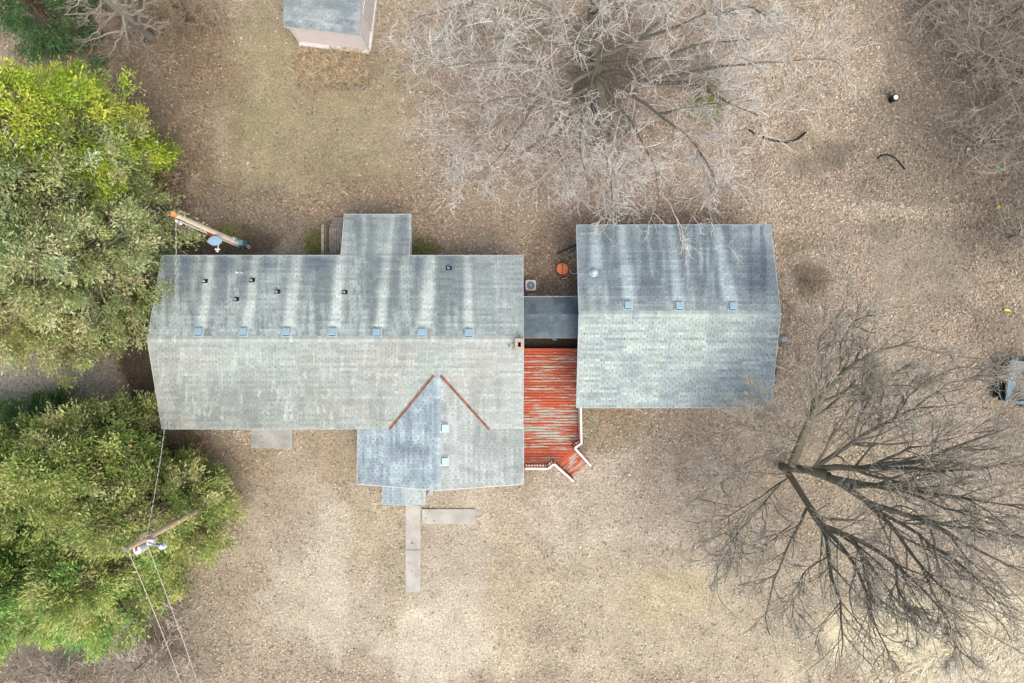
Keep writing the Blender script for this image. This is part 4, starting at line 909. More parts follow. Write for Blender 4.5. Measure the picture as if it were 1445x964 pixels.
for k, (a_, b2, lab) in enumerate((((786, 358.5), (818, 343), 'longest dark board leaning towards left garage wall'), ((800, 362), (820, 352), 'short grey board just below the longest dark board by garage'), ((803, 369), (820, 362), 'thin grey board above the orange barrel lid against garage'))):
    o = MB().beam(P(*a_, .12 + .1 * k), P(*b2, .35 + .12 * k), .07, .05).build('plank', M['black' if k == 0 else 'grey_wood']); tag(o, lab, 'plank')
for k, (px, py) in enumerate(((784, 395), (776.5, 400), (805, 391))):
    o = MB().cyl(P(px, py - 3, .05), P(px + 1.2, py + 2.5, .06), .045, .03, 6).build('log', M['wall_in']); tag(o, ['dark burnt log end lying left of the orange barrel', 'dark log fragment nearest the air conditioner', 'dark log lying right of the small red cylinder'][k], 'log')
# corrugated pipes
def arc_pipe(pts, r, lab, rings=True):
    P3 = [P(px, py, z) for px, py, z in pts]; e = empty('drain_pipe', P3[0]); tag(e, lab, 'pipe'); out = []
    for i in range(len(P3) - 1):
        for k in range(10): out.append(P3[i] + (P3[i + 1] - P3[i]) * k / 10)
    out.append(P3[-1]); rr_ = [r * (1.12 if i % 2 else .92) for i in range(len(out))]
    MB().path(out, rr_, 8).build('pipe_body', M['black'], e)
arc_pipe([(1076, 193, .05), (1085, 197, .06), (1096, 200, .07), (1108, 201, .07), (1119, 199, .07), (1129, 194, .07), (1137, 187, .09)], .055, 'curved black corrugated pipe half buried beneath the large bare tree')
arc_pipe([(1056, 183, .04), (1060, 185, .05), (1065, 189, .04)], .045, 'short stub of black corrugated pipe left of the curved one')
arc_pipe([(1238, 224, .03), (1244, 219.5, .05), (1252, 218, .05), (1260, 221, .05), (1268, 228, .05), (1277, 239, .05)], .045, 'thin curved dark pipe in the leaves right of dirt mound')
# bucket
c = P(1265.5, 136.5, .5); bk = empty('bucket', (c[0], c[1], 0)); tag(bk, 'dark bucket with white lid standing in leaves at upper right', 'bucket')
MB().cyl((c[0] - .02, c[1], 0), (c[0], c[1], .42), .15, .19, 16).build('bucket_body', M['black'], bk); MB().cyl((c[0], c[1], .421), (c[0], c[1], .45), .125, .115, 16).build('lid', M['blue_white'], bk)
c2 = P(1259.5, 140.5, .1); o = MB().cyl(c2 - [.08, .05, 0], c2 + [.09, .06, .06], .07, .07, 10).build('plastic_jug', M['dish']); tag(o, 'pale grey jug lying left of the white-lidded bucket', 'jug')
def scrap(name, px, py, L_, W_, ang, mat, lab, cat):
    c = P(px, py, .08); mb = MB(); rnd = random.Random(int(px)); n_ = 10; vs = []
    for k in range(n_):
        w_ = 2 * math.pi * k / n_; r1 = rnd.uniform(.8, 1.1); x_, y_ = L_ / 2 * r1 * math.cos(w_), W_ / 2 * r1 * math.sin(w_); vs.append((c[0] + x_ * math.cos(ang) - y_ * math.sin(ang), c[1] + x_ * math.sin(ang) + y_ * math.cos(ang), .10 + rnd.uniform(-.01, .03)))
    lo = [(x_ * .85 + c[0] * .15, y_ * .85 + c[1] * .15, .0) for x_, y_, _ in vs]
    mb.add(vs + lo + [(c[0], c[1], .06)], [(k, (k + 1) % n_, 2 * n_) for k in range(n_)] + [(k, n_ + k, n_ + (k + 1) % n_, (k + 1) % n_) for k in range(n_)]); return tag(mb.build(name, M[mat], smooth=False), lab, cat)
scrap('plastic_scoop', 1409.5, 236.5, .40, .18, .1, 'green_pl', 'teal green plastic scoop among brush at right edge', 'scoop')
scrap('plastic_toy', 1408.5, 292.5, .24, .18, .5, 'yellow_pl', 'small bright yellow toy in leaves below the green scoop', 'toy')
scrap('plastic_toy', 1421.5, 438, .42, .14, -.2, 'lime_pl', 'yellow green toy just above the blue trailer', 'toy')
scrap('paper_scrap', 1366, 211.5, .2, .15, .8, 'white', 'crumpled white paper scrap left of the green scoop', 'paper')
# leftovers by garage right wall
sf = empty('window_frame', P(1104, 482)); tag(sf, 'old grey wooden frame lying by the right garage wall', 'frame')
for a_, b2 in (((1100, 475), (1113, 474.5)), ((1100, 475), (1101, 487)), ((1101, 487), (1111, 484))): MB().beam(P(*a_, .1), P(*b2, .1), .07, .07).build('frame_bar', M['grey_wood'], sf)
MB().beam(P(1103, 480.5, .06), P(1111, 479, .06), .28, .03).build('panel', M['concrete_grey'], sf)
for k, (px, py) in enumerate(((1095.5, 509), (1095, 518), (1094.5, 526))):
    o = MB().box(*(lambda q_: (q_[0] - .05, q_[0] + .1, q_[1] - .13, q_[1] + .13))(P(px + 2, py, .2)), .0, .22).build('firewood', M['wall_in'], bevel=.02); tag(o, ['topmost', 'middle', 'lowest'][k] + ' dark firewood block stacked at right garage wall', 'firewood', 'firewood blocks at the garage wall')
# trailer
tr = empty('utility_trailer', P(1434, 540), R(-8)); tag(tr, 'open blue grey utility trailer with debris at the right edge', 'trailer')
Mt = np.array(world_of(tr)); TW = lambda x, y, z: Mt[:3, :3] @ np.array([x, y, z]) + Mt[:3, 3]
tx0, tx1, ty0, ty1 = -1.12, 2.0, -1.0, 1.0; zt = .95
def tbeam(name, a_, b2, w, h, mat): MB().beam(TW(*a_), TW(*b2), w, h).build(name, M[mat], tr)
MB().add([TW(x_, y_, z_) for z_ in (.42, .47) for y_ in (ty0, ty1) for x_ in (tx0, tx1)], [(0, 2, 3, 1), (4, 5, 7, 6), (0, 1, 5, 4), (2, 6, 7, 3), (0, 4, 6, 2), (1, 3, 7, 5)]).build('bed_floor', plain('weathered_bed', alb(138, 136, 132), .8, 0, .25, 4), tr)
tbeam('side_panel', (tx0, ty0, .7), (tx1, ty0, .7), .05, .46, 'blue'); tbeam('side_panel', (tx0, ty1, .7), (tx1, ty1, .7), .05, .46, 'blue'); tbeam('end_panel', (tx0, ty0 + .03, .7), (tx0, ty1 - .03, .7), .05, .46, 'black'); tbeam('end_panel', (tx1, ty0 + .03, .7), (tx1, ty1 - .03, .7), .05, .46, 'blue')
tbeam('top_rail', (tx0 - .02, ty0, zt), (tx1 + .02, ty0, zt), .14, .05, 'blue'); tbeam('top_rail', (tx0 - .02, ty1, zt), (tx1 + .02, ty1, zt), .1, .05, 'blue'); tbeam('front_ledge', (tx0 + .13, ty0 + .08, .9), (tx0 + .13, ty1 - .06, .9), .26, .06, 'blue'); tbeam('black_apron', (tx0 - .08, ty0 + .1, .45), (tx0 - .08, ty1 - .1, .45), .12, .5, 'black')
for y_ in (ty0 - .12, ty1 + .12):
    w_ = MB().cyl(TW(.6, y_ - .09, .33), TW(.6, y_ + .09, .33), .33, .33, 20).build('wheel', M['black'], tr); MB().cyl(TW(.6, y_ - .1, .33), TW(.6, y_ + .1, .33), .16, .16, 12).build('rim', M['galv'], w_)
for k in range(7): rnd = random.Random(k); tbeam('scrap_board', (rnd.uniform(-.5, .2), rnd.uniform(-.7, .7), .5 + .04 * k), (rnd.uniform(.4, 1.6), rnd.uniform(-.7, .7), .5 + .04 * k), .12, .03, 'grey_wood')

# ------------------------------------------------------------------ trees
def unit(v): return v / (np.linalg.norm(v, axis=-1, keepdims=True) + 1e-9)
def tubes(pts, rad, sides):
    """pts (B,n,3), rad (B,n) -> V, F"""
    B, n_, _ = pts.shape; t_ = np.gradient(pts, axis=1); t_ = unit(t_)
    ref = np.where(np.abs(t_[:, :1, 2:3]) > .9, np.array([1., 0, 0]), np.array([0, 0, 1.])); ref = np.broadcast_to(ref, t_.shape)
    a_ = unit(np.cross(t_, ref)); b2 = np.cross(t_, a_); w_ = np.arange(sides) * 2 * np.pi / sides
    V = pts[:, :, None, :] + rad[:, :, None, None] * (a_[:, :, None, :] * np.cos(w_)[None, None, :, None] + b2[:, :, None, :] * np.sin(w_)[None, None, :, None])
    base = (np.arange(B)[:, None, None] * n_ + np.arange(n_ - 1)[None, :, None]) * sides; k = np.arange(sides)[None, None, :]; k2 = (k + 1) % sides
    Fq = np.stack([base + k, base + k2, base + sides + k2, base + sides + k], -1).reshape(-1, 4)
    return V.reshape(-1, 3), Fq
def grow(pts, rad, m, lr, ang, npt, wig, up, r_ratio=.55, tmin=.15, lmin=0, tip=.25, tow=None):
    """m children for every branch in pts"""
    B, n_, _ = pts.shape; plen = np.linalg.norm(np.diff(pts, axis=1), axis=-1).sum(1)
    pi = np.repeat(np.arange(B), m); t_ = rng.uniform(tmin, 1.0, B * m) * (n_ - 1); i0 = np.clip(t_.astype(int), 0, n_ - 2); fr = (t_ - i0)[:, None]
    p0 = pts[pi, i0] * (1 - fr) + pts[pi, i0 + 1] * fr; d0 = unit(pts[pi, i0 + 1] - pts[pi, i0]); r0 = rad[pi, i0]
    rv = rng.normal(size=p0.shape); perp = unit(rv - d0 * (rv * d0).sum(-1, keepdims=True)); a_ = rng.uniform(*ang, len(pi))[:, None]
    d = unit(d0 * np.cos(a_) + perp * np.sin(a_) + np.array([0, 0, up])); L_ = np.maximum(lmin, plen[pi] * rng.uniform(*lr, len(pi)) * (1.15 - .5 * t_ / (n_ - 1)))
    out = np.empty((len(pi), npt, 3)); out[:, 0] = p0; bend = rng.normal(size=p0.shape) * wig * .5
    for k in range(1, npt):
        d = unit(d + rng.normal(size=d.shape) * wig + bend * .5 + np.array([0, 0, up * .25])); out[:, k] = out[:, k - 1] + d * (L_ / (npt - 1))[:, None]
    r1 = np.maximum(.004, r0 * r_ratio * rng.uniform(.75, 1.1, len(pi))); rr_ = r1[:, None] * np.linspace(1, tip, npt)[None]
    return out, rr_
def cat_tubes(parts):
    Vs, Fs, Cs, o_n = [], [], [], 0
    for pts, rad, sides, col, var in parts:
        V, Fq = tubes(pts, rad, sides); Vs.append(V); Fs.append(Fq + o_n); o_n += len(V)
        B = len(pts); k = np.exp(rng.normal(0, var, B)); cc = np.repeat(k, pts.shape[1] * sides)[:, None] * np.array(col)[None]; Cs.append(cc)
    return np.concatenate(Vs), np.concatenate(Fs), np.concatenate(Cs)
def resample(poly, npt, wig=0.0):
    poly = np.array(poly, float); s = np.r_[0, np.cumsum(np.linalg.norm(np.diff(poly, axis=0), axis=1))]; q = np.linspace(0, s[-1], npt)
    out = np.stack([np.interp(q, s, poly[:, i]) for i in range(3)], -1)
    if wig: out[1:-1] += rng.normal(size=out[1:-1].shape) * wig
    sm = out.copy(); sm[1:-1] = .25 * out[:-2] + .5 * out[1:-1] + .25 * out[2:]; return sm
def bare_tree(name, base, trunk, limbs, lab, trunk_r, limb_col, twig_col, levels, cat='tree', wig=.06, dark=None):
    """trunk polyline world pts; limbs list of (polyline, r0); levels list of dict for grow"""
    e = empty(name, base); tag(e, lab, cat)
    if trunk is not None:
        tp_ = resample(trunk, 12, .02)[None]; rr_ = np.linspace(trunk_r * 1.0, trunk_r * .85, 12)[None]; 
        V, Fq, Cc = cat_tubes([(tp_, rr_, 12, limb_col, .0)]); from_np('trunk', V, Fq, M['bark'], e, col=Cc, smooth=True)
    LP = []; LR = []; N_ = 16
    for poly, r0 in limbs:
        q = resample(poly, N_, wig); rr_ = r0 * (np.linspace(1, .12, N_) ** .9); LP.append(q); LR.append(rr_)
        V, Fq, Cc = cat_tubes([(q[None], rr_[None], 8, limb_col, .1)]); from_np('limb', V, Fq, M['bark'], e, col=Cc, smooth=True)
    pts = np.array(LP); rad = np.array(LR); parts = []
    for i, lv in enumerate(levels):
        lv = dict(lv); sides = lv.pop('sides'); npt = lv.pop('npt'); m_ = lv.pop('m'); mixk = lv.pop('mix'); drop = lv.pop('sides_keep', None)
        pts, rad = grow(pts, rad, m_, lv['lr'], lv['ang'], npt, lv['wig'], lv['up'], lv.get('rr', .55), lv.get('tmin', .15), lv.get('lmin', 0))
        ok = pts[:, -1, 2] > .3; pts, rad = pts[ok], rad[ok]
        rad = np.maximum(rad, lv.get('rmin', .005)); col = [a_ * (1 - mixk) + b2 * mixk for a_, b2 in zip(limb_col, twig_col)]
        parts.append((pts, rad, sides, col, .18))
    V, Fq, Cc = cat_tubes(parts[:1]); tag(from_np('branches', V, Fq, M['bark'], e, col=Cc), kind='stuff')
    V, Fq, Cc = cat_tubes(parts[1:]); tag(from_np('twigs', V, Fq, M['bark'], e, col=Cc), kind='stuff'); return e
def PP(*l): return [P(*q) for q in l]

# big bare tree, lower right
LIM = [
 (PP((1118, 655, 2.2), (1130, 622, 3.2), (1151, 570, 4.6), (1187, 528, 5.8), (1224, 497, 6.8), (1291, 482, 8)), .26),
 (PP((1151, 570, 4.6), (1143, 523, 5.5), (1159, 470, 6.4), (1195, 432, 7)), .08), (PP((1187, 528, 5.8), (1185, 490, 6.4), (1215, 440, 7.5)), .06),
 (PP((1130, 622, 3.2), (1100, 590, 3.9), (1072, 562, 4.5)), .06), (PP((1128, 625, 3.2), (1090, 612, 4.2), (1040, 600, 5)), .05),
 (PP((1146, 663, 3.2), (1203, 627, 4.8), (1244, 601, 6), (1291, 575, 7.4), (1353, 570, 8.8)), .14), (PP((1239, 603, 5.9), (1250, 534, 7), (1291, 505, 8)), .07), (PP((1262, 590, 6.5), (1300, 540, 7.5), (1345, 520, 8.5)), .06),
 (PP((1146, 664, 3.2), (1180, 660, 4), (1229, 658, 5.2), (1291, 653, 6.8), (1343, 632, 8.2), (1426, 601, 10)), .2), (PP((1215, 661, 5), (1300, 664, 7), (1380, 660, 9), (1450, 650, 10.5)), .12),
 (PP((1158, 670, 3.6), (1187, 679, 4.4), (1255, 689, 6), (1332, 700, 8), (1445, 718, 10.5)), .17), (PP((1150, 667, 3.4), (1187, 681, 4.4), (1223, 710, 5.8), (1312, 736, 8.2), (1353, 762, 9.2), (1410, 788, 10.6), (1450, 810, 11.2)), .19),
 (PP((1223, 710, 5.8), (1255, 736, 6.8), (1301, 803, 8.6), (1343, 845, 9.8), (1400, 850, 10.8)), .12), (PP((1240, 722, 6.2), (1320, 770, 8.6), (1380, 815, 10), (1430, 870, 11)), .10),
 (PP((1112, 668, 2.0), (1125, 690, 2.8), (1141, 710, 3.6), (1156, 741, 4.6), (1208, 762, 6), (1260, 788, 7.4), (1301, 834, 8.8), (1343, 876, 9.8)), .2),
 (PP((1141, 712, 3.6), (1167, 762, 5.2), (1172, 814, 6.4), (1187, 845, 7.2), (1187, 928, 8.8)), .13), (PP((1160, 742, 4.7), (1203, 793, 6.4), (1224, 824, 7.2), (1229, 871, 8.4), (1255, 922, 9.6)), .12), (PP((1138, 718, 3.7), (1115, 762, 5), (1091, 824, 6.4), (1078, 876, 7.2)), .09),
 (PP((1110, 676, 2.2), (1068, 705, 3.8), (1006, 741, 5.2)), .06), (PP((1118, 740, 4.2), (1080, 770, 5), (1030, 800, 6)), .04), (PP((1260, 788, 7.4), (1268, 834, 8.4), (1301, 897, 9.6)), .08), (PP((1172, 780, 5.6), (1130, 812, 6.4), (1118, 872, 7.4)), .05),
 (PP((1200, 685, 4.8), (1245, 686, 6.2), (1290, 690, 7.6), (1360, 680, 9.4)), .1), (PP((1312, 736, 8.2), (1370, 745, 9.6), (1445, 760, 11)), .08), (PP((1208, 762, 6), (1220, 815, 7.4), (1250, 860, 8.4)), .08), (PP((1156, 741, 4.6), (1195, 752, 6), (1240, 815, 7.8), (1290, 880, 9.4)), .09)]
LIM += [(PP((1125, 640, 2.8), (1080, 640, 4), (1026, 652, 5)), .05), (PP((1146, 663, 3.2), (1180, 610, 5), (1215, 560, 6.4), (1262, 515, 7.6)), .09),
 (PP((1115, 670, 2.4), (1060, 665, 4), (1000, 690, 5)), .05), (PP((1203, 627, 4.8), (1220, 560, 6), (1228, 495, 7)), .06), (PP((1104, 679, 2.6), (1050, 740, 4.6), (1012, 800, 5.6)), .05),
 (PP((1291, 575, 7.4), (1340, 540, 8.6), (1400, 530, 9.6)), .06), (PP((1229, 658, 5.2), (1290, 630, 7), (1370, 610, 9)), .08), (PP((1255, 689, 6), (1330, 715, 8.4), (1420, 735, 10.4)), .08), (PP((1301, 803, 8.6), (1340, 880, 10), (1350, 930, 10.8)), .06)]
LIM = [(q_, r0 * .84) for q_, r0 in LIM]
b = P(1104, 659); trunk = PP((1104, 659, -.1), (1112, 661, .9), (1124, 661, 1.9), (1138, 663, 2.8), (1152, 667, 3.5), (1170, 672, 4.1))
bare_tree('bare_tree', b, trunk, LIM, 'large leafless tree with dark spreading limbs at lower right', .22, alb(134, 128, 108), alb(208, 203, 186),
  [dict(m=12, lr=(.25, .55), ang=(.25, .8), npt=7, wig=.14, up=.02, sides=4, mix=.15, rr=.55, rmin=.018), dict(m=5, lr=(.35, .7), ang=(.25, .75), npt=6, wig=.13, up=.02, sides=3, mix=.45, rr=.55, rmin=.012, lmin=.4), dict(m=3, lr=(.4, .85), ang=(.25, .8), npt=4, wig=.15, up=.02, sides=3, mix=.8, rr=.6, rmin=.008, lmin=.3), dict(m=2, lr=(.4, .8), ang=(.25, .8), npt=3, wig=.15, up=.03, sides=3, mix=1.0, rr=.7, rmin=.0055, lmin=.25)])

# big bare tree, upper middle
LIM = [
 (PP((842, 150, 2.5), (857, 185, 3.2), (873, 212, 4.2), (885, 250, 5.2)), .10), (PP((843, 110, 3), (867, 97, 3.6), (905, 113, 4.4), (985, 122, 5.6), (1020, 140, 6.4), (1078, 165, 7.4)), .17), (PP((905, 113, 4.4), (960, 105, 5.4), (1000, 98, 6), (1060, 90, 6.8), (1165, 84, 8)), .11),
 (PP((838, 100, 3.4), (800, 120, 4.2), (766, 133, 4.8), (726, 136, 5.4), (686, 143, 6), (643, 142, 6.8)), .13), (PP((836, 120, 3), (776, 153, 4.4), (726, 160, 5.2), (693, 180, 5.8), (665, 205, 6.4)), .12), (PP((790, 160, 4.2), (773, 186, 4.8), (749, 206, 5.4), (715, 228, 6)), .09),
 (PP((806, 160, 4), (783, 196, 4.8), (796, 230, 5.4), (805, 256, 6)), .07), (PP((835, 70, 4.6), (790, 66, 6.2), (745, 52, 7.6), (690, 55, 9)), .13), (PP((836, 60, 5), (800, 30, 7), (760, 6, 8.6), (700, -10, 10)), .13), (PP((838, 60, 5), (860, 20, 7), (880, -30, 9)), .14),
 (PP((843, 80, 4.4), (900, 60, 6), (950, 40, 7.6), (1010, 10, 9.4)), .14), (PP((850, 90, 4), (930, 85, 6), (990, 60, 7.8), (1060, 55, 9)), .11), (PP((838, 90, 4), (780, 90, 6), (700, 85, 7.6), (620, 95, 9)), .12), (PP((840, 100, 4), (826, 150, 5.4), (815, 205, 6.6), (830, 260, 7.6)), .09),
 (PP((846, 110, 4), (890, 170, 5.6), (920, 225, 6.8), (930, 280, 7.6)), .10), (PP((850, 105, 4), (930, 160, 5.6), (985, 205, 6.8), (1010, 260, 7.4)), .10), (PP((980, 200, 6.4), (1000, 235, 6.8), (1015, 275, 7.2)), .05), (PP((820, 60, 5), (740, 20, 7), (650, 5, 8.4), (580, 30, 9.4)), .11),
 (PP((838, 120, 3.6), (850, 200, 5.6), (865, 260, 7), (860, 300, 7.8)), .08), (PP((700, 84, 7.6), (650, 60, 8.4), (600, 60, 9)), .06), (PP((1010, 20, 9), (1060, 10, 9.6), (1110, 40, 10)), .08), (PP((760, 140, 4.8), (700, 230, 6), (650, 260, 6.8)), .06), (PP((930, 160, 5.6), (990, 150, 7), (1050, 140, 8)), .08),
 (PP((838, 20, 6), (830, -30, 9), (820, -90, 11)), .14), (PP((860, 20, 7), (930, -20, 9), (980, -60, 10)), .12), (PP((900, 60, 6), (960, 0, 8.4), (1040, -30, 9.6)), .1)]
LIM = [(q_, r0 * .85) for q_, r0 in LIM]
b = P(852, 182); trunk = PP((852, 182, -.1), (849, 160, .9), (846, 130, 2), (843, 95, 3.2), (838, 60, 4.8), (838, 15, 6.2))
bare_tree('bare_tree', b, trunk, LIM, 'huge leafless tree with pale tangled twigs spreading behind the garage', .30, alb(116, 113, 100), alb(224, 222, 212),
  [dict(m=9, lr=(.28, .6), ang=(.35, 1.0), npt=8, wig=.17, up=.05, sides=4, mix=.5, rr=.5, rmin=.015, tmin=.2), dict(m=5, lr=(.3, .7), ang=(.35, 1.0), npt=6, wig=.24, up=.04, sides=3, mix=.8, rr=.6, rmin=.010, lmin=.5), dict(m=4, lr=(.35, .75), ang=(.3, 1.0), npt=5, wig=.26, up=.02, sides=3, mix=1.0, rr=.65, rmin=.0075, lmin=.35), dict(m=2, lr=(.4, .8), ang=(.35, 1.0), npt=3, wig=.2, up=.02, sides=3, mix=1.0, rr=.7, rmin=.005, lmin=.25)])

def simple_bare(name, bpx, tops, lab, r, colt, colw, nl=16, dens=(7, 4), h0=.25, spread=2.2, cat='tree', up=.15, lr1=(.25, .5), wig=.16):
    rm = 1.7 if cat == 'shrub' else 1.35
    """straight stemmed bare tree: limbs leave the stem all the way up"""
    b = P(*bpx); t_ = np.array(tops, float); trunk = [b, b * .5 + t_ * .5 + rng.normal(size=3) * .1, t_]; L_ = []
    tr_ = resample(trunk, 20)
    for i in range(nl):
        f = h0 + (1 - h0) * (i + .5) / nl; p0 = tr_[int(f * 19)]; a_ = i * 2.4 + rng.uniform(-.4, .4); s_ = spread * (1.15 - .75 * f) * rng.uniform(.7, 1.2)
        q1 = p0 + np.array([math.cos(a_) * s_ * .5, math.sin(a_) * s_ * .5, s_ * up]); q2_ = p0 + np.array([math.cos(a_) * s_, math.sin(a_) * s_, s_ * up * 2.4]); L_.append(([p0, q1, q2_], max(.02, r * (1.05 - .8 * f) * .5)))
    return bare_tree(name, b, trunk, L_, lab, r, colt, colw, [dict(m=dens[0], lr=lr1, ang=(.4, 1.0), npt=5, wig=wig, up=.05, sides=3, mix=.5, rr=.5, rmin=.010 * rm), dict(m=dens[1], lr=(.35, .7), ang=(.3, 1.0), npt=4, wig=.25, up=.03, sides=3, mix=1, rr=.6, rmin=.0065 * rm, lmin=.2)], cat=cat)
simple_bare('bare_tree', (212, 52, 0), P(60, -75, 9.5), 'grey barked dead conifer with bristling branches at upper left', .2, alb(168, 164, 150), alb(176, 164, 146), 46, (8, 4), .12, 2.3, lr1=(.2, .45))
PT, PW = alb(176, 168, 150), alb(186, 177, 160)
simple_bare('bare_tree', (1400, 40, 0), P(1640, -120, 9), 'slim leafless tree nearest the top right corner', .09, PT, PW, 40, (10, 4), .08, 4.6, up=.12)
simple_bare('bare_tree', (1440, 120, 0), P(1700, 10, 9), 'leafless tree with long pale branches above the green scoop', .10, PT, PW, 44, (10, 4), .06, 5.0, up=.12)
simple_bare('bare_tree', (1462, 215, 0), P(1720, 130, 9), 'leafless tree growing above the yellow toy at right', .09, PT, PW, 40, (10, 4), .06, 4.4, up=.12)
simple_bare('bare_tree', (1478, 340, 0), P(1690, 320, 7), 'leafless sapling leaning in from right edge above trailer', .07, PT, PW, 28, (9, 4), .06, 3.2, up=.2)
simple_bare('bare_tree', (1470, 650, 0), P(1640, 700, 7), 'leafless sapling below the trailer at right edge', .07, alb(150, 142, 130), alb(176, 168, 158), 24, (9, 4), .06, 3.0, up=.2)
simple_bare('bare_tree', (1290, 20, 0), P(1420, -90, 6), 'thin leafless sapling at top edge left of the corner tree', .06, PT, PW, 26, (9, 4), .06, 3.0, up=.2)
simple_bare('bare_shrub', (1385, 205, 0), P(1400, 195, 3.0), 'pale leafless thicket around the green scoop', .05, PT, PW, 18, (6, 3), .02, 3.2, 'shrub', .2)
simple_bare('bare_shrub', (1425, 335, 0), P(1440, 325, 2.6), 'pale leafless thicket below the small yellow toy', .05, PT, PW, 16, (6, 3), .02, 2.8, 'shrub', .2)
simple_bare('bare_shrub', (1370, 90, 0), P(1385, 75, 3.0), 'pale leafless thicket under the top right corner trees', .05, PT, PW, 18, (6, 3), .02, 3.2, 'shrub', .2)
simple_bare('bare_shrub', (238, 912, 0), P(190, 945, 3.4), 'tangled leafless grey shrub under the two power lines', .06, alb(160, 150, 134), alb(214, 204, 188), 34, (10, 5), .02, 2.9, 'shrub', .2)
simple_bare('bare_shrub', (110, 950, 0), P(80, 985, 2.2), 'leafless twiggy shrub at the lower left edge', .05, alb(156, 146, 130), alb(206, 196, 180), 20, (7, 4), .02, 2.0, 'shrub', .3)
simple_bare('bare_shrub', (262, 30, 0), P(256, 5, 2.4), 'leafless thicket shrub beside the dead conifer', .05, alb(140, 124, 102), alb(178, 160, 132), 26, (7, 4), .02, 2.4, 'shrub', .3)
simple_bare('bare_shrub', (236, 262, 0), P(222, 250, 1.8), 'dry twiggy shrub below the bright green evergreen', .04, alb(128, 110, 88), alb(180, 160, 130), 22, (7, 4), .02, 1.6, 'shrub', .3)
simple_bare('bare_shrub', (1146, 400, 0), P(1150, 396, .9), 'small dark leafless shrub right of the garage', .03, alb(140, 128, 108), alb(176, 162, 140), 10, (4, 2), .02, .8, 'shrub', .4)
simple_bare('bare_shrub', (232, 345, 0), P(222, 338, 1.6), 'dry branches poking out behind the bleached pole', .04, alb(120, 108, 90), alb(160, 148, 124), 16, (6, 3), .02, 1.3, 'shrub', .4)

def evergreen(name, bpx, h, rad, cols, lab, n_cl=170, per=150, z0=.08, prof='egg', leaf=(.11, .24), lw=.30, cl_r=(.30, .62), topshift=(0, 0), droop=0.0, trunk_r=.12, cat='tree'):
    b = P(*bpx); e = empty(name, b); tag(e, lab, cat); top = b + np.array([topshift[0], topshift[1], h])
    tr_ = resample([b, b * .5 + top * .5, top - [0, 0, h * .1]], 10)[None]; V, Fq, Cc = cat_tubes([(tr_, np.linspace(trunk_r, .02, 10)[None], 8, alb(120, 104, 84), 0)]); from_np('trunk', V, Fq, M['bark'], e, col=Cc, smooth=True)
    f = z0 + (1 - z0) * rng.random(n_cl) ** 1.15; az = rng.uniform(0, 2 * np.pi, n_cl)
    lob = 1 + .26 * np.sin(az * 3 + f * 7 + bpx[0]) + .16 * np.sin(az * 5 - f * 11) + rng.normal(0, .08, n_cl)
    pr_ = {'egg': np.sin(np.pi * np.clip(f, 0, 1) ** .75) ** .6 * (1 - .35 * f) * 1.15, 'cone': (1.02 - f) ** .75, 'dome': np.sqrt(np.clip(1 - (f - .25) ** 2 / .6, .02, 1))}[prof]
    r_ = rad * pr_ * lob * (.45 + .55 * rng.random(n_cl) ** .5)
    axp = b[None] + (top - b)[None] * f[:, None]; cc = axp + np.stack([np.cos(az) * r_, np.sin(az) * r_, -droop * r_], -1)
    # boughs
    bo = np.stack([axp - [0, 0, .15], axp * .5 + cc * .5 + [0, 0, .05], cc], 1); V, Fq, Cc = cat_tubes([(bo, np.array([[.035, .022, .01]]).repeat(n_cl, 0), 4, alb(140, 126, 104), .2)]); tag(from_np('boughs', V, Fq, M['bark'], e, col=Cc), kind='stuff')
    cr = rng.uniform(*cl_r, n_cl); m_ = n_cl * per; ci = np.repeat(np.arange(n_cl), per)
    out = unit(cc - axp + np.array([0, 0, .35 * rad]))
    # each clump is made of several fans of sprays
    fan = rng.normal(size=(n_cl, 7, 3)); fan = unit(fan + out[:, None] * .9 + np.array([0, 0, .25])); fi = rng.integers(0, 7, m_)
    fd = fan[ci, fi]; dist = cr[ci] * rng.random(m_) ** .6; p0 = cc[ci] + (fd * dist[:, None] + out[ci] * (dist * rng.uniform(0, .7, m_))[:, None]) + rng.normal(size=(m_, 3)) * (.09 + .12 * cr[ci][:, None] * (dist / cr[ci])[:, None])
    d = unit(fd * .6 + out[ci] * .7 + rng.normal(size=(m_, 3)) * .6 + np.array([0, 0, .05 - droop])); L_ = rng.uniform(*leaf, m_)[:, None]; s = unit(np.cross(d, rng.normal(size=(m_, 3)) * .5 + np.array([0, 0, 1.0])))
    w_ = L_ * lw * rng.uniform(.7, 1.2, (m_, 1)); nn = np.cross(d, s); V = np.stack([p0, p0 + d * L_ * .5 - s * w_ * .5 + nn * w_ * .25, p0 + d * L_, p0 + d * L_ * .5 + s * w_ * .5 + nn * w_ * .25], 1)
    ca = np.array(cols); ccl = ca[rng.integers(0, len(cols), n_cl)] * np.exp(rng.normal(0, .13, (n_cl, 1))); lc_ = ccl[ci] * np.exp(rng.normal(0, .2, (m_, 1)))
    br_ = rng.random(m_) < .05; lc_[br_] = np.array(alb(176, 160, 116)) * .8
    lc_ = lc_ * 1.95
    C4 = np.stack([lc_ * .9, lc_, lc_ * 1.12, lc_], 1).reshape(-1, 3); ok = p0[:, 2] > .05
    V = V[ok].reshape(-1, 3); C4 = C4.reshape(-1, 4, 3)[ok].reshape(-1, 3)
    tag(from_np('foliage', V, Q4(len(V) // 4), M['foliage'], e, col=np.clip(C4, .004, .62)), kind='stuff'); return e
LIME = [alb(166, 188, 66), alb(146, 172, 56), alb(178, 196, 84), alb(126, 152, 54)]
GREY = [alb(158, 166, 120), alb(138, 150, 98), alb(170, 174, 130), alb(122, 136, 88), alb(148, 166, 126)]
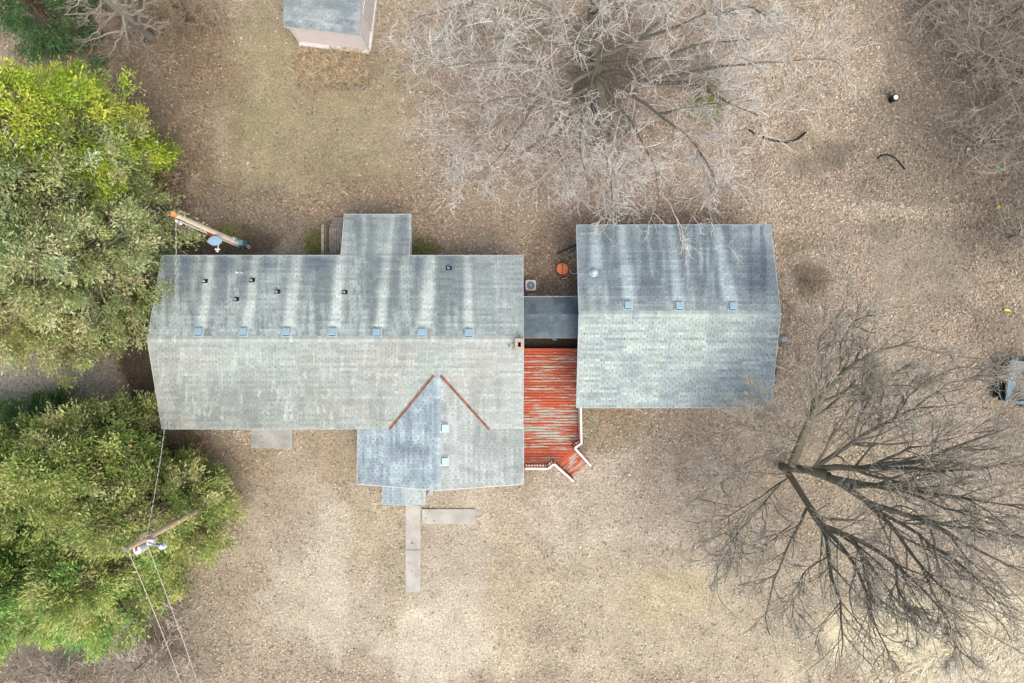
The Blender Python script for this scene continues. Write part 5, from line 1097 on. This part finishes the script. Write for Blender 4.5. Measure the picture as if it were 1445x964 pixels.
OLIV = [alb(150, 152, 102), alb(134, 142, 86), alb(162, 160, 114)]
GRN = [alb(138, 152, 86), alb(116, 134, 70), alb(156, 166, 98), alb(100, 120, 62), alb(164, 168, 112)]
BRG = [alb(116, 160, 84), alb(136, 172, 82), alb(100, 142, 80), alb(148, 176, 92)]
DKG = [alb(74, 104, 58), alb(88, 118, 66), alb(64, 92, 54)]
SPR = [alb(74, 106, 66), alb(96, 124, 80), alb(60, 92, 56)]
evergreen('evergreen_tree', (202, 232, 0), 12.5, 2.15, LIME, 'bright yellow green evergreen, uppermost of the dense ones on the left', 300, 170, .05, 'egg', topshift=(.0, -.5))
evergreen('evergreen_tree', (196, 300, 0), 11, 2.9, GREY, 'olive green evergreen directly below the bright yellow green one', 280, 170, .08, 'egg')
evergreen('evergreen_tree', (203, 380, 0), 10, 2.85, GREY, 'grey green evergreen overhanging the rear left roof corner', 330, 170, .08, 'egg')
evergreen('evergreen_tree', (140, 440, 0), 9.5, 2.4, OLIV + GREY[:2], 'khaki evergreen left of the house ridge end', 260, 170, .06, 'egg')
evergreen('evergreen_tree', (90, 340, 0), 11, 3.2, GREY, 'pale grey green evergreen against the middle left edge', 260, 170, .12, 'egg')
evergreen('evergreen_tree', (78, 408, 0), 8.5, 2.5, GREY + OLIV, 'khaki green evergreen above the bare gap at left edge', 220, 160, .1, 'egg')
evergreen('evergreen_tree', (204, 626, 0), 8.5, 2.1, GRN, 'green evergreen reaching the lower left corner of house', 260, 170, .06, 'egg')
evergreen('evergreen_tree', (262, 690, 0), 7.5, 2.3, GRN + OLIV[:1], 'green evergreen behind the tan utility pole', 220, 170, .05, 'egg')
evergreen('evergreen_tree', (160, 645, 0), 9.5, 2.6, GRN, 'tall mid green evergreen in the middle of lower left grove', 260, 170, .1, 'egg')
evergreen('evergreen_tree', (210, 765, 0), 7.5, 2.4, GRN + BRG[:1], 'green evergreen below the transformer of the tan pole', 240, 170, .05, 'egg')
evergreen('evergreen_tree', (120, 772, 0), 8.0, 2.6, BRG + GRN[:2], 'vivid green evergreen at the bottom of lower left grove', 280, 170, .05, 'egg')
evergreen('evergreen_tree', (72, 742, 0), 8.5, 2.5, GRN, 'mid green evergreen on the left edge of lower grove', 220, 160, .1, 'egg')
evergreen('evergreen_tree', (40, 800, 0), 7.0, 2.6, BRG, 'fresh green evergreen at the lower left edge', 200, 160, .08, 'egg')
evergreen('evergreen_tree', (178, 826, 0), 4.5, 1.9, BRG + GRN[:2], 'short bright green evergreen just above the leafless grey shrub', 120, 150, .05, 'dome', trunk_r=.06)
evergreen('evergreen_shrub', (292, 722, 0), 3.2, 1.7, OLIV + GRN[:2], 'low olive green shrub at the foot of the tan pole', 90, 150, .05, 'dome', cat='shrub', trunk_r=.05)
evergreen('evergreen_shrub', (96, 590, 0), 4.0, 1.1, DKG, 'dark green shrub poking into the bare gap at left', 60, 150, .1, 'dome', cat='shrub', trunk_r=.05)
evergreen('evergreen_shrub', (26, 612, 0), 4.5, 1.3, DKG, 'dark green shrub on left edge under the bare gap', 70, 150, .1, 'dome', cat='shrub', trunk_r=.05)
evergreen('spruce_tree', (92, 38, 0), 12, 1.9, SPR, 'dark blue green spruce in the top left corner', 200, 150, .04, 'cone', droop=.35)
print('objects', len(bpy.data.objects))
